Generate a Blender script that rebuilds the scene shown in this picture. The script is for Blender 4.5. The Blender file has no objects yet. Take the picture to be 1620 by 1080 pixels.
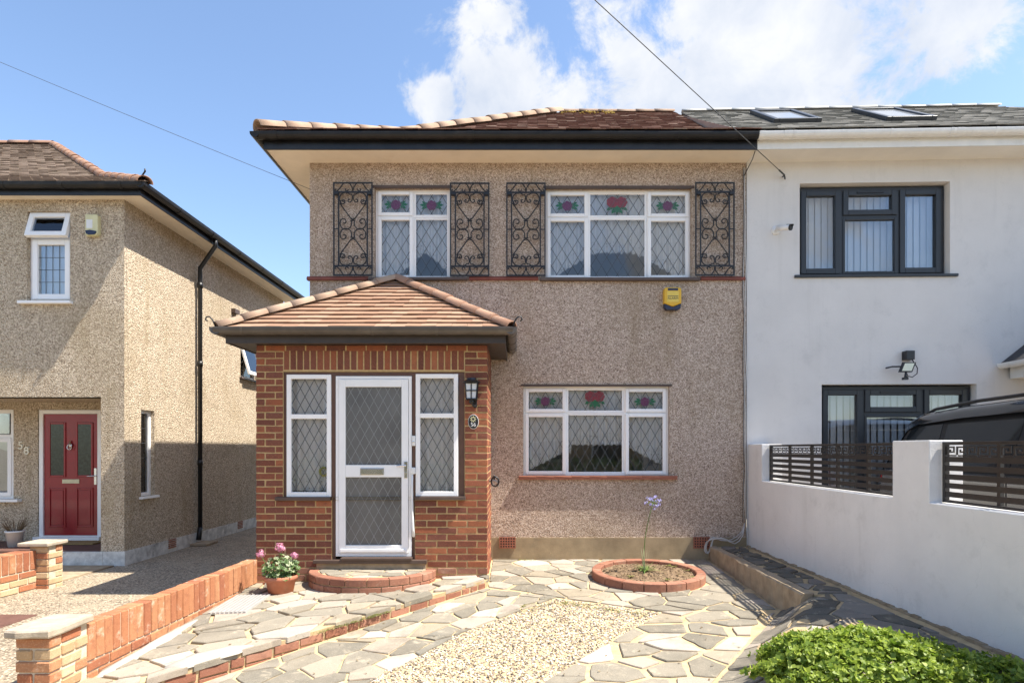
import bpy, math, random
from mathutils import Vector, Matrix
random.seed(7)
R = math.radians
scene = bpy.context.scene
col = scene.collection

# ------------------------------------------------------------------ camera
cam = bpy.data.cameras.new("camera")
cam_o = bpy.data.objects.new("camera", cam)
col.objects.link(cam_o)
cam_o.location = (0, 0, 1.44)
cam_o.rotation_euler = (R(90), 0, 0)
cam.sensor_width = 36
cam.lens = 960 / 1620 * 36
cam.shift_x = -5 / 1620
cam.shift_y = 170 / 1620
cam.clip_start = 0.05
cam.clip_end = 6000
scene.camera = cam_o

# ------------------------------------------------------------------ sun, sky, exposure
SUN = Vector((0.595, -0.115, 1.0)).normalized()
sun = bpy.data.lights.new("sun", 'SUN')
sun.energy = 5.0
sun.angle = R(0.5)
sun.color = (1.0, 0.94, 0.84)
sun_o = bpy.data.objects.new("sun", sun)
col.objects.link(sun_o)
sun_o.rotation_euler = SUN.to_track_quat('Z', 'Y').to_euler()
sun_o.location = SUN * 60

vs = scene.view_settings
vs.view_transform = 'Standard'
vs.look = 'None'
vs.exposure = 1.1
vs.gamma = 1.0
vs.use_curve_mapping = False

world = bpy.data.worlds.new("World")
scene.world = world
world.use_nodes = True


class NT:
    """small helper round a node tree"""
    def __init__(s, tree):
        s.t = tree
        s.t.nodes.clear()

    def n(s, typ, **kw):
        nd = s.t.nodes.new(typ)
        for k, v in kw.items():
            if k.startswith('i_'):
                key = k[2:]
                key = int(key) if key.isdigit() else key.replace('_', ' ')
                s.put(nd.inputs[key], v)
            else:
                setattr(nd, k, v)
        return nd

    def put(s, inp, v):
        if isinstance(v, bpy.types.NodeSocket):
            s.t.links.new(v, inp)
        elif isinstance(v, bpy.types.Node):
            s.t.links.new(v.outputs[0], inp)
        else:
            if isinstance(v, (tuple, list)) and len(v) == 3 and inp.type == 'RGBA':
                v = (*v, 1)
            inp.default_value = v

    def math(s, op, a, b=0.0, c=0.0, clamp=False):
        nd = s.t.nodes.new('ShaderNodeMath')
        nd.operation = op
        nd.use_clamp = clamp
        for i, v in enumerate((a, b, c)):
            s.put(nd.inputs[i], v)
        return nd.outputs[0]

    def vmath(s, op, a, b=(0, 0, 0), out=0):
        nd = s.t.nodes.new('ShaderNodeVectorMath')
        nd.operation = op
        s.put(nd.inputs[0], a)
        s.put(nd.inputs[1], b)
        return nd.outputs[out]

    def mix(s, fac, a, b, blend='MIX'):
        nd = s.t.nodes.new('ShaderNodeMix')
        nd.data_type = 'RGBA'
        nd.blend_type = blend
        s.put(nd.inputs[0], fac)
        s.put(nd.inputs[6], a)
        s.put(nd.inputs[7], b)
        return nd.outputs[2]

    def ramp(s, fac, stops, interp='LINEAR'):
        nd = s.t.nodes.new('ShaderNodeValToRGB')
        cr = nd.color_ramp
        cr.interpolation = interp
        while len(cr.elements) < len(stops):
            cr.elements.new(0.5)
        for e, (p, c) in zip(cr.elements, stops):
            e.position = p
            e.color = (*c, 1) if len(c) == 3 else c
        s.put(nd.inputs[0], fac)
        return nd.outputs[0]

    def noise(s, vec, scale, detail=4.0, rough=0.55, dist=0.0, out=0):
        nd = s.t.nodes.new('ShaderNodeTexNoise')
        s.put(nd.inputs['Vector'], vec)
        nd.inputs['Scale'].default_value = scale
        nd.inputs['Detail'].default_value = detail
        nd.inputs['Roughness'].default_value = rough
        nd.inputs['Distortion'].default_value = dist
        return nd.outputs[out]

    def vor(s, vec, scale, out='Color', feature='F1', rnd=1.0):
        nd = s.t.nodes.new('ShaderNodeTexVoronoi')
        nd.feature = feature
        s.put(nd.inputs['Vector'], vec)
        nd.inputs['Scale'].default_value = scale
        nd.inputs['Randomness'].default_value = rnd
        return nd.outputs[out]

    def sep(s, c):
        nd = s.t.nodes.new('ShaderNodeSeparateColor')
        s.put(nd.inputs[0], c)
        return nd.outputs

    def smooth(s, v, a, b):
        nd = s.t.nodes.new('ShaderNodeMapRange')
        nd.interpolation_type = 'SMOOTHSTEP'
        s.put(nd.inputs[0], v)
        nd.inputs[1].default_value = a
        nd.inputs[2].default_value = b
        return nd.outputs[0]


def build_world():
    k = NT(world.node_tree)
    out = k.n('ShaderNodeOutputWorld')
    sky = k.n('ShaderNodeTexSky')
    sky.sky_type = 'NISHITA'
    sky.sun_disc = False
    sky.sun_elevation = math.asin(SUN.z)
    sky.sun_rotation = math.atan2(SUN.x, SUN.y)
    sky.altitude = 50
    sky.air_density = 1.0
    sky.dust_density = 0.7
    sky.ozone_density = 2.0
    bg = k.n('ShaderNodeBackground', i_Color=sky, i_Strength=0.13)
    tc = k.n('ShaderNodeTexCoord')
    d = k.vmath('NORMALIZE', tc.outputs['Generated'])
    sx = k.n('ShaderNodeSeparateXYZ', i_0=d)
    # cloud banks: a few broad heaps round the sky, broken up by noise
    warp = k.noise(d, 5.0, 3, 0.5, out=1)
    wv = k.vmath('ADD', d, k.vmath('MULTIPLY', k.vmath('SUBTRACT', warp, (0.5, 0.5, 0.5)), (0.10, 0.10, 0.08)))
    heaps = [((0.00, 1, 0.58), 0.14), ((0.10, 1, 0.56), 0.15), ((0.40, 1, 0.66), 0.20), ((0.22, 1, 0.58), 0.12),
             ((0.51, 1, 0.60), 0.17), ((0.70, 1, 0.74), 0.13), ((0.30, 1, 0.73), 0.10), ((-0.02, 1, 0.70), 0.07), ((-0.13, 1, 0.58), 0.06),
             ((1.0, -0.4, 0.5), 0.24), ((-0.6, -1, 0.55), 0.22), ((0.3, -1, 0.42), 0.22), ((-1.6, 0.2, 0.6), 0.18)]
    best = None
    for c, r in heaps:
        c = Vector(c).normalized()
        dd = k.vmath('DISTANCE', wv, tuple(c), out=1)
        v = k.math('SUBTRACT', 1.0, k.math('DIVIDE', dd, r))
        best = v if best is None else k.math('MAXIMUM', best, v)
    nz = k.noise(d, 9.0, 11, 0.66, 0.35)
    dens = k.math('ADD', k.math('MULTIPLY', k.math('MAXIMUM', best, -0.6), 0.34), nz)
    fac = k.smooth(dens, 0.54, 0.72)
    shade = k.noise(wv, 6.0, 6, 0.6)
    ccol = k.ramp(shade, [(0.36, (0.66, 0.73, 0.86)), (0.66, (0.97, 0.98, 1.0))])
    cloud = k.n('ShaderNodeBackground', i_Color=ccol, i_Strength=0.49)
    mx = k.n('ShaderNodeMixShader', i_0=k.math('MULTIPLY', fac, 0.95))
    k.t.links.new(bg.outputs[0], mx.inputs[1])
    k.t.links.new(cloud.outputs[0], mx.inputs[2])
    k.t.links.new(mx.outputs[0], out.inputs[0])


build_world()
scene.render.engine = 'CYCLES'
scene.cycles.max_bounces = 8
scene.cycles.diffuse_bounces = 4
scene.cycles.glossy_bounces = 4
scene.cycles.transparent_max_bounces = 12
scene.cycles.use_denoising = True

# ------------------------------------------------------------------ materials
MATS = {}


def newmat(name):
    m = bpy.data.materials.new(name)
    m.use_nodes = True
    MATS[name] = m
    k = NT(m.node_tree)
    out = k.n('ShaderNodeOutputMaterial')
    b = k.n('ShaderNodeBsdfPrincipled')
    k.t.links.new(b.outputs[0], out.inputs[0])
    k.out, k.b = out, b
    return k


def coords(k, rnd=True):
    tc = k.n('ShaderNodeTexCoord')
    v = tc.outputs['Object']
    if rnd:
        oi = k.n('ShaderNodeObjectInfo')
        v = k.vmath('ADD', v, k.vmath('MULTIPLY', oi.outputs['Random'], (37, 23, 51)))
    return v


def bump(k, h, strength, dist):
    b = k.n('ShaderNodeBump', i_Height=h)
    b.inputs['Strength'].default_value = strength
    b.inputs['Distance'].default_value = dist
    k.t.links.new(b.outputs[0], k.b.inputs['Normal'])


def simple(name, c, rough=0.5, var=0.12, scale=14, bmp=0.0, bscale=120, metal=0.0, spec=0.5, dirt=None, coat=0.0, streak=None):
    k = newmat(name)
    v = coords(k)
    n1 = k.noise(v, scale, 6, 0.6)
    lo = tuple(x * (1 - var) for x in c)
    hi = tuple(min(1, x * (1 + var)) for x in c)
    cc = k.ramp(n1, [(0.3, lo), (0.7, hi)])
    if dirt:
        n2 = k.noise(v, 3.1, 8, 0.7)
        cc = k.mix(k.math('MULTIPLY', k.smooth(n2, 0.52, 0.75), dirt[1]), cc, dirt[0])
    if streak:
        n3 = k.noise(k.vmath('MULTIPLY', v, (7, 7, 0.45)), 1.0, 7, 0.65)
        n4 = k.noise(v, 0.8, 4, 0.6)
        cc = k.mix(k.math('MULTIPLY', k.math('MULTIPLY', k.smooth(n3, 0.50, 0.76), k.smooth(n4, 0.38, 0.65)), streak[1]), cc, streak[0])
        n5 = k.vor(k.vmath('ADD', v, k.vmath('MULTIPLY', k.noise(v, 3, 4, out=1), (0.5, 0.5, 0.5))), 0.9, 'Distance', 'DISTANCE_TO_EDGE')
        cc = k.mix(k.math('MULTIPLY', k.math('LESS_THAN', n5, 0.0028), 0.10), cc, streak[0])
    k.put(k.b.inputs['Base Color'], cc)
    k.put(k.b.inputs['Roughness'], k.math('ADD', rough - 0.06, k.math('MULTIPLY', n1, 0.12)))
    k.b.inputs['Metallic'].default_value = metal
    k.b.inputs['Specular IOR Level'].default_value = spec
    k.b.inputs['Coat Weight'].default_value = coat
    if bmp:
        bump(k, k.noise(v, bscale, 4, 0.6), bmp, 0.004)
    return MATS[name]


def pebbledash(name, stops, tint=(1, 1, 1), stain=(0.25, 0.19, 0.12), s1=72, s2=120, s3=175, bs=0.8):
    k = newmat(name)
    v = coords(k, False)
    wob = k.vmath('ADD', v, k.vmath('MULTIPLY', k.noise(v, 40, 2, out=1), (0.02, 0.02, 0.02)))
    c1 = k.sep(k.vor(wob, s1))[0]
    c2 = k.sep(k.vor(v, s2))[1]
    c3 = k.sep(k.vor(v, s3))[2]
    f = k.math('ADD', k.math('ADD', k.math('MULTIPLY', c1, 0.30), k.math('MULTIPLY', c2, 0.36)), k.math('MULTIPLY', c3, 0.34))
    c = k.ramp(f, stops)
    big = k.noise(v, 0.9, 6, 0.6)
    c = k.mix(k.math('MULTIPLY', k.smooth(big, 0.42, 0.72), 0.34), c, stain)
    # rain streaks: noise stretched downwards
    st = k.noise(k.vmath('MULTIPLY', v, (5, 5, 0.5)), 1.0, 5, 0.6)
    c = k.mix(k.math('MULTIPLY', k.smooth(st, 0.52, 0.76), 0.42), c, stain)
    c = k.mix(1.0, c, tint, 'MULTIPLY')
    k.put(k.b.inputs['Base Color'], c)
    k.b.inputs['Roughness'].default_value = 0.92
    k.b.inputs['Specular IOR Level'].default_value = 0.2
    d1 = k.vor(wob, s1, 'Distance')
    d2 = k.vor(v, s2, 'Distance')
    h = k.math('SUBTRACT', 1.0, k.math('ADD', k.math('MULTIPLY', d1, 0.8), k.math('MULTIPLY', d2, 0.4)))
    bump(k, h, bs, 0.010 * 72 / s1)
    return MATS[name]


PEB = pebbledash('pebbledash_brown', [(0.20, (0.11, 0.082, 0.064)), (0.36, (0.29, 0.225, 0.185)), (0.50, (0.41, 0.33, 0.28)),
                                      (0.66, (0.53, 0.45, 0.39)), (0.85, (0.72, 0.66, 0.60))], tint=(1.17, 1.115, 1.03))
PEB2 = pebbledash('pebbledash_cream', [(0.18, (0.14, 0.108, 0.08)), (0.34, (0.32, 0.26, 0.20)), (0.50, (0.45, 0.385, 0.305)),
                                       (0.66, (0.58, 0.51, 0.42)), (0.85, (0.76, 0.69, 0.57))], tint=(1.14, 1.085, 0.995), stain=(0.28, 0.22, 0.13), s1=54, s2=92, s3=150, bs=1.0)


def brickmat(name, stops, patch=(0.10, 0.045, 0.035), pal=0.35, eff=0.0):
    k = newmat(name)
    oi = k.n('ShaderNodeObjectInfo')
    gi = k.n('ShaderNodeNewGeometry')
    rnd = k.math('FRACT', k.math('ADD', oi.outputs['Random'], k.math('MULTIPLY', gi.outputs['Random Per Island'], 7.31)))
    v = coords(k)
    c = k.ramp(rnd, stops)
    n1 = k.noise(v, 16, 6, 0.65)
    c = k.mix(k.math('MULTIPLY', k.smooth(n1, 0.46, 0.7), pal), c, patch)
    n2 = k.noise(v, 90, 3, 0.6)
    c = k.mix(k.math('MULTIPLY', k.smooth(n2, 0.5, 0.75), 0.25), c, tuple(min(1, x * 1.7 + 0.03) for x in stops[-1][1]))
    if eff:
        n3 = k.noise(v, 7, 7, 0.7)
        c = k.mix(k.math('MULTIPLY', k.smooth(n3, 0.54, 0.72), eff), c, (0.66, 0.55, 0.42))
    k.put(k.b.inputs['Base Color'], c)
    k.b.inputs['Roughness'].default_value = 0.85
    k.b.inputs['Specular IOR Level'].default_value = 0.25
    bump(k, k.math('ADD', n1, k.math('MULTIPLY', n2, 0.5)), 0.5, 0.004)
    return MATS[name]


BRICK = brickmat('red_facing_brick', [(0.0, (0.14, 0.052, 0.036)), (0.3, (0.225, 0.076, 0.043)), (0.55, (0.18, 0.070, 0.048)),
                                      (0.8, (0.29, 0.095, 0.046)), (1.0, (0.36, 0.135, 0.065))])
BRICK_ENG = brickmat('smooth_red_brick', [(0.0, (0.25, 0.105, 0.066)), (0.5, (0.315, 0.145, 0.092)), (1.0, (0.36, 0.18, 0.12))], pal=0.3, eff=0.25)
BRICK_ORA = brickmat('orange_garden_brick', [(0.0, (0.29, 0.105, 0.055)), (0.5, (0.37, 0.155, 0.075)), (1.0, (0.43, 0.21, 0.105))],
                     patch=(0.22, 0.08, 0.045), pal=0.5, eff=0.7)
BRICK_STK = brickmat('stock_garden_brick', [(0.0, (0.36, 0.125, 0.06)), (0.35, (0.42, 0.20, 0.10)), (0.6, (0.45, 0.30, 0.16)), (1.0, (0.55, 0.42, 0.26))],
                     patch=(0.22, 0.12, 0.08), pal=0.3, eff=0.3)
MORTAR = simple('sandy_mortar', (0.47, 0.33, 0.16), 0.95, 0.18, 30, 0.5, 200, spec=0.1, dirt=((0.33, 0.27, 0.2), 0.6))
MORTAR_W = simple('pale_mortar', (0.58, 0.50, 0.38), 0.95, 0.2, 18, 0.5, 150, spec=0.1)
JOINT = simple('paving_joint_mortar', (0.52, 0.39, 0.225), 0.95, 0.25, 9, 0.6, 160, spec=0.1, dirt=((0.30, 0.25, 0.17), 0.8))


def tilemat(name, stops, lichen, la=0.5, ls=(0.56, 0.72), scale=9):
    k = newmat(name)
    oi = k.n('ShaderNodeObjectInfo')
    gi = k.n('ShaderNodeNewGeometry')
    rnd = k.math('FRACT', k.math('ADD', k.math('MULTIPLY', oi.outputs['Random'], 3.7), gi.outputs['Random Per Island']))
    v = coords(k, False)
    c = k.ramp(rnd, stops)
    n = k.noise(v, scale, 7, 0.68)
    c = k.mix(k.math('MULTIPLY', k.smooth(n, *ls), la), c, lichen)
    n2 = k.noise(v, 55, 5, 0.6)
    c = k.mix(k.math('MULTIPLY', n2, 0.35), c, tuple(x * 0.45 for x in stops[0][1]))
    k.put(k.b.inputs['Base Color'], c)
    k.b.inputs['Roughness'].default_value = 0.9
    k.b.inputs['Specular IOR Level'].default_value = 0.2
    bump(k, n2, 0.5, 0.004)
    return MATS[name]


TILE_PORCH = tilemat('porch_clay_tile', [(0, (0.30, 0.175, 0.115)), (0.5, (0.355, 0.215, 0.14)), (1, (0.41, 0.265, 0.18))], (0.44, 0.34, 0.25), 0.6, (0.46, 0.7), 5)
TILE_MAIN = tilemat('weathered_red_tile', [(0, (0.16, 0.08, 0.06)), (0.6, (0.22, 0.12, 0.09)), (0.9, (0.28, 0.165, 0.125)), (1, (0.46, 0.35, 0.28))],
                    (0.40, 0.31, 0.22), 0.6, (0.52, 0.72), 12)
TILE_LEFT = tilemat('weathered_brown_tile', [(0, (0.19, 0.135, 0.10)), (0.5, (0.25, 0.185, 0.14)), (1, (0.33, 0.25, 0.195))],
                    (0.42, 0.36, 0.26), 0.5, (0.5, 0.7), 14)
TILE_GREY = tilemat('grey_concrete_tile', [(0, (0.215, 0.205, 0.185)), (0.5, (0.245, 0.235, 0.21)), (1, (0.275, 0.26, 0.235))], (0.32, 0.30, 0.25), 0.5, (0.48, 0.7), 10)
TILE_BLACK = simple('dark_porch_tile', (0.03, 0.03, 0.034), 0.6, 0.3, 20, 0.4)
HIP = tilemat('buff_hip_tile', [(0, (0.36, 0.24, 0.165)), (0.5, (0.41, 0.28, 0.195)), (1, (0.46, 0.325, 0.235))], (0.44, 0.37, 0.27), 0.55, (0.5, 0.7), 6)
HIP_OLD = tilemat('old_hip_tile', [(0, (0.30, 0.17, 0.115)), (1, (0.42, 0.25, 0.17))], (0.45, 0.36, 0.26), 0.5, (0.5, 0.7), 6)

PVC = simple('white_window_plastic', (0.90, 0.89, 0.87), 0.35, 0.02, 4, spec=0.4)
ALU = simple('white_painted_aluminium', (0.86, 0.86, 0.85), 0.32, 0.03, 5, spec=0.5)
ANTH = simple('anthracite_window_plastic', (0.022, 0.025, 0.029), 0.4, 0.1, 6)
GUT_BLK = simple('black_gutter_plastic', (0.016, 0.015, 0.015), 0.42, 0.35, 7, spec=0.3, dirt=((0.05, 0.043, 0.036), 0.6))
GUT_BRN = simple('brown_gutter_plastic', (0.085, 0.072, 0.06), 0.33, 0.25, 5, dirt=((0.15, 0.13, 0.11), 0.5))
FASC_BLK = simple('black_fascia_paint', (0.012, 0.012, 0.013), 0.35, 0.5, 9, 0.15, 60)
WHITE_GUT = simple('white_gutter_plastic', (0.76, 0.75, 0.71), 0.4, 0.06, 6, dirt=((0.5, 0.45, 0.36), 0.4))
SOFFIT = simple('cream_soffit_paint', (0.84, 0.75, 0.61), 0.7, 0.06, 3, 0.15, 40, dirt=((0.70, 0.58, 0.43), 0.5))
RENDER_W = simple('white_render', (0.69, 0.665, 0.63), 0.85, 0.04, 2.2, 0.35, 38, spec=0.2, dirt=((0.55, 0.535, 0.51), 0.5), streak=((0.46, 0.445, 0.41), 0.25))
WALL_W = simple('white_garden_wall_paint', (0.77, 0.75, 0.725), 0.85, 0.05, 2.5, 0.5, 70, spec=0.2, dirt=((0.58, 0.56, 0.535), 0.5), streak=((0.44, 0.42, 0.38), 0.40))
PLINTH = simple('buff_plinth_render', (0.34, 0.265, 0.165), 0.9, 0.2, 6, 0.4, 70, spec=0.15, dirt=((0.20, 0.165, 0.11), 0.7))
PLINTH_W = simple('flaking_white_plinth', (0.62, 0.61, 0.57), 0.9, 0.3, 9, 0.7, 40, spec=0.15, dirt=((0.20, 0.19, 0.17), 1.0))
CONC = simple('aged_concrete', (0.36, 0.28, 0.19), 0.92, 0.25, 8, 0.5, 80, spec=0.15, dirt=((0.20, 0.12, 0.07), 0.7))
SLABC = simple('stone_coping', (0.40, 0.34, 0.26), 0.92, 0.2, 12, 0.6, 90, spec=0.15, dirt=((0.33, 0.30, 0.24), 0.7))
SILL_BR = simple('brown_sill_paint', (0.085, 0.055, 0.042), 0.5, 0.15, 9, dirt=((0.16, 0.13, 0.1), 0.4))
WOOD_BR = simple('brown_frame_paint', (0.105, 0.052, 0.034), 0.45, 0.15, 12, 0.1, 60)
SILL_RED = simple('red_tile_sill', (0.33, 0.125, 0.075), 0.7, 0.18, 14, 0.2, 80)
COURSE = simple('red_string_course', (0.20, 0.055, 0.036), 0.7, 0.2, 10, 0.3, 60)
IRON = simple('black_wrought_iron', (0.012, 0.012, 0.013), 0.42, 0.3, 20, 0.2, 90)
BLACK = simple('black_plastic', (0.014, 0.014, 0.016), 0.4, 0.2, 10)
PIPE_BLK = simple('black_pipe_paint', (0.013, 0.013, 0.013), 0.38, 0.4, 10, 0.2, 40)
LEAD = simple('lead_strip', (0.10, 0.105, 0.11), 0.5, 0.2, 30, metal=0.4)
DOOR_RED = simple('red_composite_door', (0.27, 0.006, 0.012), 0.35, 0.1, 8, 0.1, 30, coat=0.3)
CHROME = simple('chrome', (0.7, 0.7, 0.7), 0.2, 0.05, 5, metal=1.0)
GOLD = simple('worn_gilt', (0.55, 0.5, 0.34), 0.4, 0.1, 20, metal=0.3)
WHITE_PL = simple('white_plastic', (0.75, 0.75, 0.73), 0.4, 0.04, 10)
CREAM_PL = simple('cream_plastic', (0.66, 0.62, 0.36), 0.45, 0.08, 6)
YELLOW = simple('yellow_plastic', (0.72, 0.42, 0.025), 0.4, 0.05, 8)
NAVY = simple('navy_lens', (0.012, 0.018, 0.05), 0.25, 0.1, 8)
INK = simple('grey_print', (0.10, 0.09, 0.07), 0.6, 0.05, 8)
TERRA = simple('terracotta', (0.42, 0.155, 0.085), 0.8, 0.14, 9, 0.25, 70, dirt=((0.50, 0.33, 0.23), 0.4))
SOIL = simple('dry_soil', (0.20, 0.14, 0.09), 0.98, 0.5, 28, 1.0, 60, spec=0.05, dirt=((0.36, 0.28, 0.18), 0.8))
CABLE = simple('grey_cable', (0.52, 0.50, 0.47), 0.5, 0.08, 8)
CABLE_D = simple('dark_cable', (0.06, 0.06, 0.06), 0.5, 0.1, 8)
FENCE = simple('dark_brown_fence_metal', (0.030, 0.025, 0.021), 0.42, 0.15, 12)
ROOM = simple('room_wall', (0.60, 0.59, 0.56), 0.9, 0.1, 2)
CAR = simple('black_car_paint', (0.012, 0.013, 0.016), 0.18, 0.05, 3, coat=1.0)
CAR_TRIM = simple('black_car_trim', (0.008, 0.008, 0.009), 0.4, 0.1, 9)
RUBBER = simple('tyre_rubber', (0.012, 0.012, 0.012), 0.8, 0.1, 30)
RIM = simple('alloy_rim', (0.35, 0.35, 0.36), 0.3, 0.05, 9, metal=0.9)
LAMPGLASS = simple('frosted_lamp_glass', (0.62, 0.64, 0.64), 0.25, 0.05, 10)
LED = simple('led_panel', (0.72, 0.74, 0.58), 0.3, 0.06, 40)
REDL = simple('red_tail_lens', (0.25, 0.01, 0.01), 0.2, 0.05, 9)
TARMAC = simple('road_tarmac', (0.055, 0.055, 0.057), 0.9, 0.2, 30, 0.4, 200)
GROUND = simple('ground_earth', (0.20, 0.17, 0.12), 0.95, 0.3, 1.0, 0.4, 8)
STEM = simple('green_stem', (0.10, 0.16, 0.035), 0.6, 0.2, 20)
TWIG = simple('brown_twig', (0.14, 0.095, 0.05), 0.8, 0.2, 30)
ROSE_P = simple('purple_stained_glass', (0.13, 0.035, 0.095), 0.25, 0.25, 40)
ROSE_R = simple('red_stained_glass', (0.22, 0.035, 0.05), 0.25, 0.25, 40)
ROSE_G = simple('green_stained_glass', (0.02, 0.13, 0.06), 0.25, 0.25, 40)
MAT_BRN = simple('coir_mat', (0.30, 0.20, 0.08), 0.95, 0.3, 40, 0.6, 300)
REDTILE = simple('red_step_tile', (0.13, 0.062, 0.045), 0.7, 0.2, 10)
GRATE = simple('galvanised_grating', (0.42, 0.41, 0.39), 0.5, 0.06, 9, metal=0.2)


def leafmat(name, a, b, trans=0.35):
    k = newmat(name)
    gi = k.n('ShaderNodeNewGeometry')
    v = coords(k, False)
    c = k.ramp(gi.outputs['Random Per Island'], [(0, a), (1, b)])
    c = k.mix(k.math('MULTIPLY', k.noise(v, 30, 3), 0.3), c, tuple(x * 0.5 for x in a))
    k.put(k.b.inputs['Base Color'], c)
    k.b.inputs['Roughness'].default_value = 0.5
    tr = k.n('ShaderNodeBsdfTranslucent', i_Color=c)
    mx = k.n('ShaderNodeMixShader')
    mx.inputs[0].default_value = trans
    k.t.links.new(k.b.outputs[0], mx.inputs[1])
    k.t.links.new(tr.outputs[0], mx.inputs[2])
    k.t.links.new(mx.outputs[0], k.out.inputs[0])
    return MATS[name]


LEAF = leafmat('shrub_leaf', (0.13, 0.22, 0.02), (0.46, 0.56, 0.09), 0.45)
LEAF_G = leafmat('geranium_leaf', (0.05, 0.11, 0.025), (0.14, 0.22, 0.06))
LEAF_A = leafmat('strap_leaf', (0.10, 0.20, 0.04), (0.30, 0.40, 0.12))
LEAF_D = leafmat('dry_leaf', (0.16, 0.11, 0.05), (0.34, 0.26, 0.14))
PETAL_P = leafmat('pink_petal', (0.72, 0.26, 0.40), (0.82, 0.46, 0.58))
PETAL_L = leafmat('lilac_petal', (0.36, 0.34, 0.74), (0.62, 0.60, 0.88))
GRASS = leafmat('grass_tuft', (0.16, 0.19, 0.04), (0.36, 0.34, 0.12))


def glassmat(name, tint=(0.975, 0.985, 0.99), refl=0.03, rough=0.0):
    k = newmat(name)
    k.t.nodes.remove(k.b)
    lw = k.n('ShaderNodeFresnel')
    lw.inputs[0].default_value = 1.5
    v = coords(k, False)
    fac = k.math('ADD', k.math('MULTIPLY', lw.outputs[0], 1.3), refl, clamp=True)
    tr = k.n('ShaderNodeBsdfTransparent', i_Color=tint)
    gl = k.n('ShaderNodeBsdfGlossy', i_Color=(0.95, 0.97, 1.0))
    gl.inputs['Roughness'].default_value = rough
    b = k.n('ShaderNodeBump', i_Height=k.noise(v, 2.2, 1, 0.4))
    b.inputs['Strength'].default_value = 0.05
    b.inputs['Distance'].default_value = 0.05
    k.t.links.new(b.outputs[0], gl.inputs['Normal'])
    mx = k.n('ShaderNodeMixShader', i_0=fac)
    k.t.links.new(tr.outputs[0], mx.inputs[1])
    k.t.links.new(gl.outputs[0], mx.inputs[2])
    k.t.links.new(mx.outputs[0], k.out.inputs[0])
    return MATS[name]


GLASS = glassmat('window_glass')
GLASS_DK = glassmat('tinted_car_glass', (0.10, 0.12, 0.13), 0.06)


def obscuremat():
    k = newmat('obscure_door_glass')
    v = coords(k, False)
    k.put(k.b.inputs['Base Color'], k.ramp(k.noise(v, 3, 3), [(0.3, (0.095, 0.095, 0.09)), (0.7, (0.15, 0.15, 0.14))]))
    k.b.inputs['Roughness'].default_value = 0.28
    bump(k, k.vor(v, 110, 'Distance'), 0.6, 0.003)
    return MATS['obscure_door_glass']


OBSCURE = obscuremat()


def netmat():
    k = newmat('white_net_curtain')
    v = coords(k, False)
    at = k.n('ShaderNodeAttribute')
    at.attribute_name = 'hem'
    h = at.outputs['Fac']
    k.b.inputs['Base Color'].default_value = (0.94, 0.94, 0.94, 1)
    k.b.inputs['Roughness'].default_value = 0.9
    tl = k.n('ShaderNodeBsdfTranslucent', i_Color=(0.75, 0.76, 0.77))
    m1 = k.n('ShaderNodeMixShader', i_0=0.2)
    k.t.links.new(k.b.outputs[0], m1.inputs[1])
    k.t.links.new(tl.outputs[0], m1.inputs[2])
    tp = k.n('ShaderNodeBsdfTransparent')
    # lace: open spots near the hem
    dist = k.vor(k.vmath('MULTIPLY', v, (1, 0.0, 1)), 26, 'Distance')
    spots = k.math('LESS_THAN', dist, 0.20)
    lace = k.math('MULTIPLY', spots, k.math('LESS_THAN', h, 0.16))
    alpha = k.math('SUBTRACT', 0.97, k.math('MULTIPLY', lace, 0.85))
    m2 = k.n('ShaderNodeMixShader', i_0=alpha)
    k.t.links.new(tp.outputs[0], m2.inputs[1])
    k.t.links.new(m1.outputs[0], m2.inputs[2])
    k.t.links.new(m2.outputs[0], k.out.inputs[0])
    return MATS['white_net_curtain']


NET = netmat()
BLIND = simple('pale_vertical_blind', (0.66, 0.67, 0.68), 0.8, 0.04, 3)


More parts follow.
